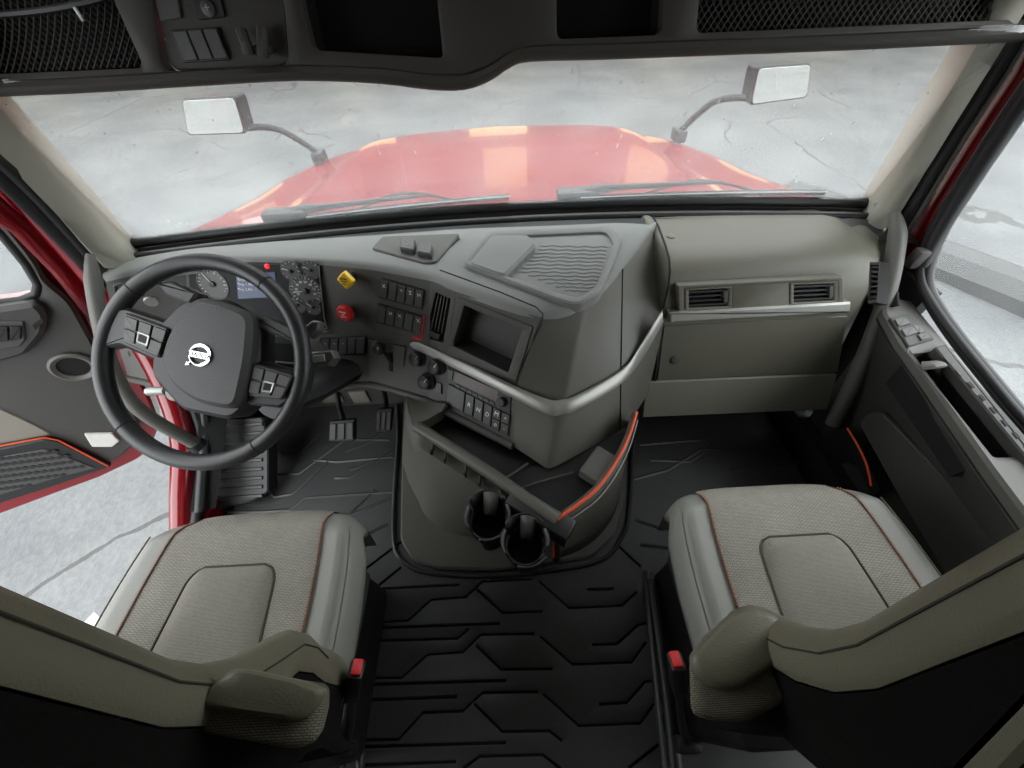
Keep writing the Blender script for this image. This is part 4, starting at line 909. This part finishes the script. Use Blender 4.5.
def cup(c, rot, label):
    t = thing('cup_holder', label, 'cup holder', c, 'cup holders on the floor console'); r = .052
    def arc(a0, a1, z0, z1, rad0, rad1, nm, mt, th=.0045, n=12):
        rows = []
        for zz, rd in ((z0, rad0), ((z0 + z1) / 2, (rad0 + rad1) / 2), (z1, rad1)):
            rows.append([c + V((rd * math.cos(a), rd * math.sin(a), zz)) for a in [math.radians(a0 + (a1 - a0) * i / n) + rot for i in range(n + 1)]])
        o = mesh_obj(nm, loft_bm(rows), mt, t, 60); m = o.modifiers.new('s', 'SOLIDIFY'); m.thickness = th; return o
    arc(35, 145, -.085, .012, r * .8, r, 'back_wall', M['black']); arc(150, 215, -.11, -.002, r * .8, r * 1.02, 'side_claw', M['black']); arc(250, 320, -.12, -.012, r * .78, r * 1.04, 'front_claw', M['black'])
    arc(335, 390, -.085, .004, r * .8, r * 1.02, 'side_claw', M['black']); arc(0, 360, -.09, -.045, r * .78, r * .88, 'cup_body', M['black'], n=28)
    mesh_obj('cup_base', lathe_bm(Fr(c + V((0, 0, -.088)), c + V((1, 0, -.088)), c + V((0, 1, -.088))), 0, 0, [(r * .80, -.004), (r * .80, .002)], 24), M['void'], t)
    a = math.radians(75) + rot; d = V((math.cos(a), math.sin(a), 0)); s = V((-d.y, d.x, 0))
    fl = [[c + d * (r * .88) + s * .019 + V((0, 0, .008)), c + d * (r * .92) + V((0, 0, .010)), c + d * (r * .88) - s * .019 + V((0, 0, .008))], [c + d * (r * .22) + s * .014 + V((0, 0, -.040)), c + d * (r * .26) + V((0, 0, -.038)), c + d * (r * .22) - s * .014 + V((0, 0, -.040))]]
    o = mesh_obj('spring_flap', loft_bm(fl), M['doorl'], t, 60); m = o.modifiers.new('s', 'SOLIDIFY'); m.thickness = .004
    return t
cup(at(487, 513, z=.395), .0, 'black cup holder on the console nearest the hook row'); cup(at(525, 538, z=.395), .0, 'black cup holder on the console nearest the orange-edged panel')
box('cup_bracket', at(540, 516, z=.375), (.16, .05, .06), M['black'], con, .006, Matrix.Rotation(-.62, 3, 'Z'))
# ================================================================== PASSENGER DOOR
dr = thing('door_2', 'passenger door with grey ledge, switch panel and slotted pocket', 'door', (1.05, .4, .05)); dr['kind'] = 'structure'
LT = Fr(V((1.0, .5, .585)), V((1.0, 1.0, .585)), V((1.2, .5, .585)))           # top of the door ledge
led_in = [(884, 312), (900, 340), (930, 381), (962, 426), (992, 468), (1030, 519), (1080, 588)]
led_out = [(884, 296), (912, 300), (930, 322), (960, 357), (992, 396), (1030, 440), (1090, 512)]
hole = [(913, 352), (934, 350), (1023, 453), (1014, 456), (996, 456)]
plate('door_ledge', LT, led_in + list(reversed(led_out)), M['doorl'], dr, -.03, 0, .006, .006, [hole], .006)
uvh = [V(LT.px(*q)) for q in hole]; c = sum(uvh, V((0, 0))) / len(uvh); bm = bmesh.new()
a = [bm.verts.new(LT.p3(q.x, q.y, -.02)) for q in uvh]; b = [bm.verts.new(LT.p3(*(c + (q - c) * .93), -.10)) for q in uvh]
for i in range(len(a)): bm.faces.new((a[i], a[(i + 1) % len(a)], b[(i + 1) % len(a)], b[i]))
bm.faces.new(b); mesh_obj('pull_pocket', bm, M['black'], dr)
# raised slotted rail between pocket and glass
sr_ = plate('slotted_rail', LT, [(935, 347), (945, 344), (1060, 474), (1064, 496), (1023, 453)], M['door'], dr, -.01, .012, .003, .003)
for i in range(10):
    x, y = 944 + i * 11.4, 357 + i * 12.6
    plate('rail_slot', LT, [(x, y), (x + 3.4, y - .8), (x + 8.5, y + 5), (x + 5, y + 6)], M['void'] if i > 1 else M['door'], sr_, .008, .0135, .0004, .0008)
sw = plate('switch_plate', LT, [(890, 317), (908, 313), (935, 338), (909, 346)], M['door'], dr, -.004, .006, .002, .004)
for q in ([(895, 319), (905, 317), (911, 323), (899, 326)], [(902, 329), (913, 326), (919, 332), (906, 336)], [(913, 326), (919, 324.5), (926, 331), (920, 333)], [(918, 334), (926, 332), (931, 337), (922, 340)]):
    plate('window_switch', LT, q, M['key'], sw, .005, .010, .001, .001)
hl = tube('inner_handle', [LT.pt(922, 366, .0), LT.pt(930, 365, .008), LT.pt(940, 364, .004)], .014, M['doorl'], dr, 10, flat=.5)
knob('handle_pivot', Fr(LT.p3(0, 0, -.05), LT.p3(1, 0, -.05), LT.p3(0, 1, -.05)), (944, 384), [(.032, -.02), (.032, .0), (.02, .012)], M['door'], dr, 20)
tube('handle_stem', [LT.pt(933, 366, .0), LT.pt(942, 380, -.035)], .008, M['door'], dr, 8)
# inner door skin below the ledge
skin_t = [LT.pt(*q, -.004) for q in led_in]
skin = [skin_t, [p + V((.012, 0, -.05)) for p in skin_t], [V((1.0, p.y, .36)) for p in skin_t], [V((1.02, p.y, .2)) for p in skin_t], [V((1.04, p.y, .05)) for p in skin_t]]
mesh_obj('door_skin', loft_bm([cr(r, 3) for r in skin]), M['door'], dr, 60)
tube('ledge_crease', [p + V((-.002, 0, -.022)) for p in cr(skin_t, 3)], .004, M['void'], dr, 6)
AR = Fr(V((.99, .5, .4)), V((.99, 1, .4)), V((.99, .5, .6)))
plate('pull_cup', AR, [(919, 397), (926, 400), (945, 430), (970, 467), (966, 469), (950, 468), (922, 428)], M['doorl'], dr, -.03, .012, .006, .008)
pk = [(858, 424), (866, 413), (880, 411), (960, 494), (985, 490), (1010, 540), (1040, 620), (960, 600), (900, 500)]
plate('map_pocket', Fr(V((.965, .5, .3)), V((.965, 1, .3)), V((.985, .5, .5))), pk, M['door'], dr, -.012, .004, .004, .012)
tube('orange_piping', cr([at(847, 428, x=.93), at(858, 446, x=.93), at(867, 466, x=.925), at(871, 486, x=.92)], 4), .0028, M['orange'], dr, 6)
mesh_obj('lower_sill_cover', loft_bm([cr([at(822, 434, x=.93), at(846, 430, x=.95), at(862, 450, x=.95), at(880, 490, x=.95)], 4), cr([at(826, 470, z=.02), at(840, 480, z=.02), at(856, 490, z=.02), at(866, 505, z=.02)], 4)]), M['void'], dr, 60)
# window frame and glass
wfr = [(1100, 500), (1030, 428), (990, 380), (958, 340), (936, 308), (926, 286), (928, 262), (942, 228), (966, 190), (991, 152), (1030, 96), (1080, 30)]
wx = [1.06, 1.06, 1.06, 1.06, 1.06, 1.065, 1.07, 1.07, 1.06, 1.05, 1.03, 1.01]
fp = cr([at(*q, x=x) for q, x in zip(wfr, wx)], 4)
tube('window_seal', fp, .016, M['rubber'], dr, 10)
tube('window_seal', [p + V((-.012, .012, .010)) for p in fp], .010, M['rubber'], dr, 8)
tube('window_frame', cr([at(*q, x=x) for q, x in zip([(922, 266), (936, 238), (961, 196), (990, 152), (1022, 104), (1060, 48)], [1.06, 1.06, 1.055, 1.045, 1.03, 1.01])], 4), .016, M['rubber'], dr, 10)
mesh_obj('seal_end', box_bm(at(917, 258, x=1.04), (.03, .03, .05), .008), M['door'], dr)
gp_ = [p + V((.012, -.006, 0)) for p in fp]
o = mesh_obj('window_pane', loft_bm([gp_, [p.lerp(V((1.03, -.1, .95)), .6) for p in gp_], [p.lerp(V((1.03, -.1, .95)), .98) for p in gp_]]), M['sglass'], dr)
plate('ledge_vent', Fr(V((.99, .86, .6)), V((.99, .7, .6)), V((1.02, .86, .68))), [(889, 292), (897, 291), (898, 305), (890, 307)], M['void'], dr, -.004, .003, .001, .001)
# ================================================================== DRIVER DOOR, swung open
dl = thing('door_1', 'open driver door with dark inner panel, red painted edge and speaker grille', 'door', (-1.05, .927, .03)); dl['kind'] = 'structure'
P0 = V((-1.05, .927, 0)); along = V((-.888, -.459, 0))
DF = Fr(P0, P0 + along, P0 + V((0, 0, 1)))
shell = [(0, 170), (34, 208), (66, 246), (96, 296), (118, 338), (150, 398), (160, 424), (150, 450), (138, 460), (100, 478), (40, 500), (0, 515), (-120, 560), (-260, 560), (-260, 170)]
win = [(-200, 180), (-30, 200), (4, 228), (30, 262), (42, 288), (36, 300), (18, 306), (-30, 312), (-200, 330)]
plate('door_shell', DF, shell, M['red'], dl, -.07, .0, .008, .015, [win], .02)
inner = [(-10, 206), (8, 222), (34, 254), (46, 278), (72, 300), (82, 318), (100, 352), (126, 392), (140, 420), (138, 440), (120, 456), (100, 464), (40, 487), (0, 501), (-200, 560), (-240, 200)]
win2 = [(-190, 190), (-30, 206), (0, 232), (26, 264), (37, 288), (33, 296), (18, 301), (-30, 306), (-190, 320)]
plate('inner_panel', DF, inner, M['door'], dl, -.004, .02, .008, .02, [win2], .02, ref=.01)
plate('window_pane', DF, win, M['sglass'], dl, -.03, -.026, .0005, .01)
tube('window_seal', [DF.pt(*q, .012) for q in ((-60, 308), (0, 303), (22, 300), (36, 294), (38, 284), (26, 264), (0, 232), (-30, 206))], .010, M['rubber'], dl, 8)
plate('door_ledge', DF, [(-80, 306), (-4, 306), (36, 300), (48, 312), (46, 330), (28, 352), (0, 360), (-80, 380)], M['door'], dl, .015, .045, .010, .012, ref=.03)
sp2 = plate('switch_plate', DF, [(-20, 322), (24, 322), (26, 340), (20, 347), (-20, 352)], M['key'], dl, .04, .050, .003, .004, ref=.05)
for q in ([(-4, 327), (8, 327), (9, 341), (-4, 343)], [(10, 327), (21, 327), (21, 339), (10, 341)]): plate('window_switch', DF, q, M['black'], sp2, .048, .056, .002, .002, ref=.055)
plate('release_slot', DF, [(32, 325), (42, 318), (44, 322), (35, 330)], M['void'], dl, .044, .0465, .0004, .001, ref=.046)
du, dv = DF.px(74, 366, .02)
ho = mesh_obj('air_duct', lathe_bm(DF, du, dv, [(.050, .015), (.050, .028), (.044, .032), (.034, .026), (.031, -.0)], 28), M['doorl'], dl)
mesh_obj('duct_shade_disc', lathe_bm(DF, du, dv, [(.034, .018), (.034, .0225)], 24), M['hole'], ho)  # flat black disc painted as the shade inside the duct
plate('courtesy_lamp', DF, [(84, 434), (112, 433), (120, 441), (112, 447), (92, 447)], M['lens'], dl, .015, .027, .003, .004, ref=.025)
bp2 = plate('beige_insert', DF, [(-120, 396), (0, 408), (34, 424), (52, 434), (0, 444), (-120, 460)], M['doorb'], dl, .016, .024, .003, .006, ref=.022)
spk = plate('speaker_panel', DF, [(-120, 462), (0, 448), (46, 438), (58, 440), (112, 466), (60, 484), (0, 503), (-120, 540)], M['black'], dl, .014, .034, .005, .008, ref=.03)
tube('orange_piping', [DF.pt(*q, .034) for q in ((-120, 458), (0, 446), (44, 437.5), (58, 440), (108, 466))], .0028, M['orange'], dl, 6)
gr = plate('speaker_grille', DF, [(-120, 470), (0, 457), (46, 449), (96, 468), (50, 480), (0, 495), (-120, 530)], M['key'], spk, .03, .037, .002, .006, ref=.036)
bm = bmesh.new()
for i in range(7):
    for j in range(17):
        x = -36 + j * 7.6 + (3.8 if i % 2 else 0); y = 457 + i * 6.0 - x * .13 + 2
        if x + 4 > 88 - abs(y - 466) * 1.5 or y > 494 - max(0, x) * .3: continue
        u, v = DF.px(x, y, .037)
        for q in (plate_bm(DF, ell(u, v, .0085, n=6), (), .0365, .0385, .0006, 0, bm=bm),): pass
o = mesh_obj('grille_hex', bm, M['black'], gr); o['kind'] = 'stuff'
for zz in (.15, .45):
    mesh_obj('hinge', tube_bm([P0 + V((-.02, .0, zz)), P0 + V((-.02, 0, zz + .09))], .022, 10), M['red'], dl)
# ================================================================== SEATS
def seat(s, label, front_label):
    X0 = .556 if s > 0 else -.572; ZC = .43; Y0, Y1 = -.03, .365; HWI = .248
    t = thing('captain_chair', label, 'seat', (X0, .1, .02))
    def hgt(a, y):                      # a -1..1 across
        f = (y - Y0) / (Y1 - Y0)
        edge = -.05 * max(0, (f - .84) / .16) ** 2 
        return ZC + .012 * f + .016 * abs(a) ** 2.2 * (1 if f < .9 else .7) - .055 * max(0, (abs(a) - .86) / .14) ** 2 + edge * (1 - .7 * min(1, abs(a)) ** 5)
    def wid(y):
        f = (y - Y0) / (Y1 - Y0); return HWI * (1.0 - .12 * max(0, (f - .27) / .73) ** 2.4)
    def yo(a, y): return y - .05 * min(1, abs(a)) ** 4 * max(0, ((y - Y0) / (Y1 - Y0) - .734) / .266)
    NY, NX = 26, 32; rows = []
    for j in range(NY + 1):
        y = Y0 + (Y1 - Y0) * (j / NY); W = wid(y)
        top = [V((X0 + W * (-1 + 2 * i / NX), yo(-1 + 2 * i / NX, y), hgt(-1 + 2 * i / NX, y))) for i in range(NX + 1)]
        rows.append([V((top[0].x + .06, top[0].y, ZC - .16)), V((top[0].x + .010, top[0].y, ZC - .08))] + top + [V((top[-1].x - .010, top[-1].y, ZC - .08)), V((top[-1].x - .06, top[-1].y, ZC - .16))])
    last = rows[-1]
    rows.append([p + V((0, .014, -.03 if p.z > ZC - .1 else 0)) for p in last]); rows.append([V((p.x, p.y + .004, min(p.z, ZC - .15))) for p in last])
    mesh_obj('cushion', loft_bm(rows), M['vinyl'], t, 70)
    # fabric inlay between the stitched seams
    def inl(f): return .60 - .04 * f                       # half width in a-units front..rear
    def patch(name, fa, fb, y0, y1, h, mat, nx=18, ny=16, edge=.002):
        rws = []
        for j in range(ny + 1):
            y = y0 + (y1 - y0) * j / ny; W = wid(y); r_ = []
            for i in range(nx + 1):
                k = i / nx; a = fa(y) + (fb(y) - fa(y)) * k
                e = h if 0 < i < nx else edge
                r_.append(V((X0 + W * a, yo(a, y), hgt(a, y) + e)))
            rws.append(r_)
        return mesh_obj(name, loft_bm(rws), mat, t, 70)
    aL = lambda y: -.70 + .02 * ((y - Y0) / (Y1 - Y0)); aR = lambda y: -aL(y)
    patch('fabric_inlay', aL, aR, Y0, Y1 - .004, .0045, M['fab'])
    # drop of the inlay over the front edge
    yF = Y1 - .004; fr_row = [V((X0 + wid(yF) * (aL(yF) + (aR(yF) - aL(yF)) * i / 18), yo(aL(yF) + (aR(yF) - aL(yF)) * i / 18, yF), hgt(aL(yF) + (aR(yF) - aL(yF)) * i / 18, yF) + .004)) for i in range(19)]
    mesh_obj('front_band', loft_bm([fr_row, [p + V((0, .011, -.014)) for p in fr_row], [p + V((0, .017, -.035)) for p in fr_row], [p + V((0, .017, -.11)) for p in fr_row]]), M['fab'], t, 70)
    # raised centre pad with rounded front
    yb = Y1 - .125
    def hw2(y):
        d = (yb - y) / .035
        w0 = .43 - .08 * max(0, min(1, (y - Y0) / (yb - Y0)))
        return w0 * (1 if d > 1 else (.70 + .30 * math.sqrt(max(0, 1 - (1 - max(d, 0)) ** 2))))
    yy = [Y0 + (yb - .05 - Y0) * j / 10 for j in range(11)] + [yb - .05 + .05 * j / 8 for j in range(1, 9)]
    rws = []
    for j, y in enumerate(yy):
        r_ = []
        for i in range(17):
            k = -1 + 2 * i / 16; a = hw2(y) * k; e = .015 * (1 - abs(k) ** 6) if y < yb - .001 else .003
            if y > yb - .016: e = min(e, .009)
            r_.append(V((X0 + wid(y) * a, y, hgt(a, y) + .003 + e)))
        rws.append(r_)
    mesh_obj('center_pad', loft_bm(rws), M['fab2'], t, 70)
    edge = [r[0] for r in rws] + rws[-1][1:-1] + [r[-1] for r in reversed(rws)]
    mesh_obj('pad_seam', tube_bm([p + V((0, 0, .002)) for p in edge], .0022, 6), M['seam2'], t, 70)
    # stitches
    for sg in (-1, 1):
        for k, mt in ((0, M['seam']),):
            tube('seam', [V((X0 + wid(y) * sg * -aL(y), yo(aL(y), y), hgt(aL(y), y) + .003)) for y in [Y0 + (Y1 - Y0 - .004) * j / 20 for j in range(21)]], .0018, M['seam'], t, 5)
        bm = bmesh.new(); nst = 90
        for j in range(nst):
            y = Y0 + (Y1 - Y0 - .01) * j / nst; a = -aL(y) * sg; p = V((X0 + wid(y) * a, yo(a, y), hgt(a, y) + .0065))
            tube_bm([p + V((-.0030, 0, -.001)), p + V((.0030, .002, -.001))], .0008, 4, bm)
        mesh_obj('stitching', bm, M['stitch'], t, 180)
    # outer bolster seams
    for sg in (-1, 1): tube('bolster_seam', [V((X0 + wid(y) * sg * .93, y, hgt(.93, y) + .001)) for y in [Y0 + (Y1 - Y0) * .86 * j / 20 for j in range(21)]], .0018, M['vinylb'], t, 5)
    # pedestal and side trim
    mesh_obj('pedestal', box_bm((X0, .10, .15), (.36, .36, .30), .02), M['black'], t)
    mesh_obj('side_trim', box_bm((X0 - s * .185, .13, .27), (.03, .28, .09), .012), M['face'], t)
    mesh_obj('side_lever', box_bm((X0 - s * .215, .09, .33), (.014, .12, .03), .006, Matrix.Rotation(.35, 3, 'X')), M['lever'], t)
    # backrest: inner side bolster, upright
    def back_sec(z):
        k = (z - .40) / .6; yf = .09 - .055 * min(1, max(0, (z - .55) / .25)) + .036 * max(0, (z - .74) / .22)
        yf += .02 * math.exp(-((z - .60) / .06) ** 2)
        hwid = .245 + .012 * math.sin(k * 3)
        yr = yf - .11
        pts = []
        for a_, f in ((-1.01, .56), (-1.02, .66), (-1.0, .84), (-.93, 1.0), (-.82, .98), (-.65, .72), (-.4, .5), (0, .42), (.4, .5), (.65, .72), (.82, .98), (.93, 1.0), (1.0, .84), (1.02, .66), (1.01, .56)):
            pts.append(V((X0 + hwid * a_, yr + (yf - yr) * f, z)))
        return pts
    zs = [.38, .44, .50, .55, .60, .65, .70, .76, .82, .88, .94, 1.0, 1.06, 1.11]
    rws = [back_sec(z) for z in zs]
    tp = rws[-1]; cy = sum((p for p in tp), V()) / len(tp); rws.append([p.lerp(cy, .25) + V((0, 0, .03)) for p in tp]); rws.append([p.lerp(cy, .8) + V((0, 0, .04)) for p in tp])
    mesh_obj('backrest', loft_bm([cr(r, 2) for r in rws]), M['vinylb'], t, 70)
    bk = [[V((p.x, p.y - .002, p.z)) for p in (r[0], r[0] + V((s * .004, -.06, 0)), r[0] + V((s * .02, -.085, 0)), (r[0] + r[-1]) / 2 + V((0, -.10, 0)), r[-1] + V((-s * .02, -.085, 0)), r[-1] + V((-s * .004, -.06, 0)), r[-1])] for r in rws[:14]]
    mesh_obj('back_cover', loft_bm([cr(r, 4) for r in bk]), M['backcloth'], t, 70)
    isd = 0 if s > 0 else -1
    tube('backrest_seam', [V((r[2 if s > 0 else -3].x, r[2 if s > 0 else -3].y, r[0].z)) + V((-s * .001, 0, 0)) for r in rws[2:14]], .0012, M['seam2'], t, 5)
    # folded-up armrest on the aisle side: vinyl tip in front, fabric pad behind
    def block(name, top_px, zt, zb, mat, parent, b=.010, sh=.075):
        tp3 = [at(*q, z=zt) for q in top_px]; fz = Fr(V((0, 0, zt)), V((1, 0, zt)), V((0, 1, zt)))
        uv = ccw(rnd_poly(ccw([V((p.x, p.y)) for p in tp3]), .012)); c = sum(uv, V((0, 0))) / len(uv); rows = []
        for ins, z in ((b, zt), (b * .35, zt - b * .3), (0, zt - b * .9), (0, zt - b - .2 * (zt - zb - b)), (.004, zt - b - .6 * (zt - zb - b)), (.008, zb)):
            k = (zt - z) / (zt - zb); p2 = [c + (q - c) * (1 - ins / .055) for q in uv]
            rows.append([V((q.x + s * sh * k, q.y + (.02 if sh else 0) * k, z)) for q in p2])
        return mesh_obj(name, loft_bm(rows, True, cap=True), mat, parent, 50)
    if s > 0:
        vt = [(691, 656), (730, 614), (752, 605), (778, 612), (800, 632), (809, 645), (740, 690), (715, 688), (698, 675)]
        ft = [(689, 658), (730, 618), (752, 609), (778, 616), (800, 636), (811, 662), (808, 684), (780, 706), (748, 723), (712, 722), (691, 716)]
    else:
        vt = [(188, 706), (206, 684), (225, 668), (244, 668), (300, 680), (323, 689), (314, 706), (296, 722), (240, 714)]
        ft = [(186, 710), (206, 690), (225, 676), (242, 674), (300, 686), (321, 694), (319, 742), (296, 751), (240, 741), (184, 732)]
    za = .655 if s > 0 else .765
    arm = block('armrest', ft, za, za - .26, M['fabd'], t, .010, .09)
    block('armrest_tip', vt, za + .016, za - .012, M['vinylb'], arm, .012, 0)
    xi = X0 - s * .28
    if s > 0:
        SD = Fr(V((.300, 0, .8)), V((.300, .5, .8)), V((.300, 0, 1.2)))
        plate('back_shell', SD, [(944, 774), (1034, 678), (1060, 720), (980, 800)], M['vinylb'], t, -.02, .0, .004, .004)
    return t
seat(-1, 'driver seat of grey vinyl and knit fabric behind the steering wheel', ''); seat(1, 'passenger seat of grey vinyl and knit fabric facing the glove box', '')
# ================================================================== BUCKLES
def buckle(s, label, top, mid, bot):
    t = thing('seat_belt_buckle', label, 'seat belt', bot, 'seat belt buckles')
    d = (top - mid).normalized(); z = V((0, 0, 1)); q = z.rotation_difference(d).to_matrix()
    mesh_obj('buckle_body', box_bm(mid.lerp(top, .5), (.026, .034, (top - mid).length * 1.0), .006, q), M['black'], t)
    mesh_obj('release_button', box_bm(top + d * .001, (.017, .026, .010), .003, q), M['redk'], t)
    tube('buckle_stalk', cr([mid, mid.lerp(bot, .5) + V((-.004 * s, 0, 0)), bot], 4), .008, M['black'], t, 8)
    mesh_obj('stalk_anchor', box_bm(bot, (.05, .03, .04), .008), M['black'], t)
buckle(1, 'red-button seat belt buckle on the aisle side of the passenger seat', at(676, 660, z=.44), at(679, 690, z=.36), at(687, 744, z=.14))
buckle(-1, 'red-button seat belt buckle on the aisle side of the driver seat', at(357, 668, z=.44), at(352, 694, z=.37), at(345, 750, z=.14))
for s, pts in ((1, [(652, 580), (660, 640), (668, 700), (676, 768)]), (-1, [(350, 600), (352, 660), (346, 720), (338, 768)])):
    tag(tube('seat_rail', [at(*q, z=.05) for q in pts], .016, M['black'], None, 8), 'black floor rail beside the %s seat' % ('passenger' if s > 0 else 'driver'), 'seat rail')
# paper by the driver seat
pf = Fr(at(75, 640, z=.10), at(95, 640, z=.10), at(75, 610, z=.10))
pp = thing('paper_card', 'white paper card with blue mark tucked beside the driver seat', 'paper', at(80, 635, z=.1))
plate('card', pf, [(64, 642), (94, 612), (130, 640), (104, 672)], M['paper'], pp, -.002, .001, .0005, 0)
plate('blue_mark', pf, [(84, 650), (88, 645), (91, 650), (87, 654)], M['blue'], pp, .0008, .0016, .0002, 0)
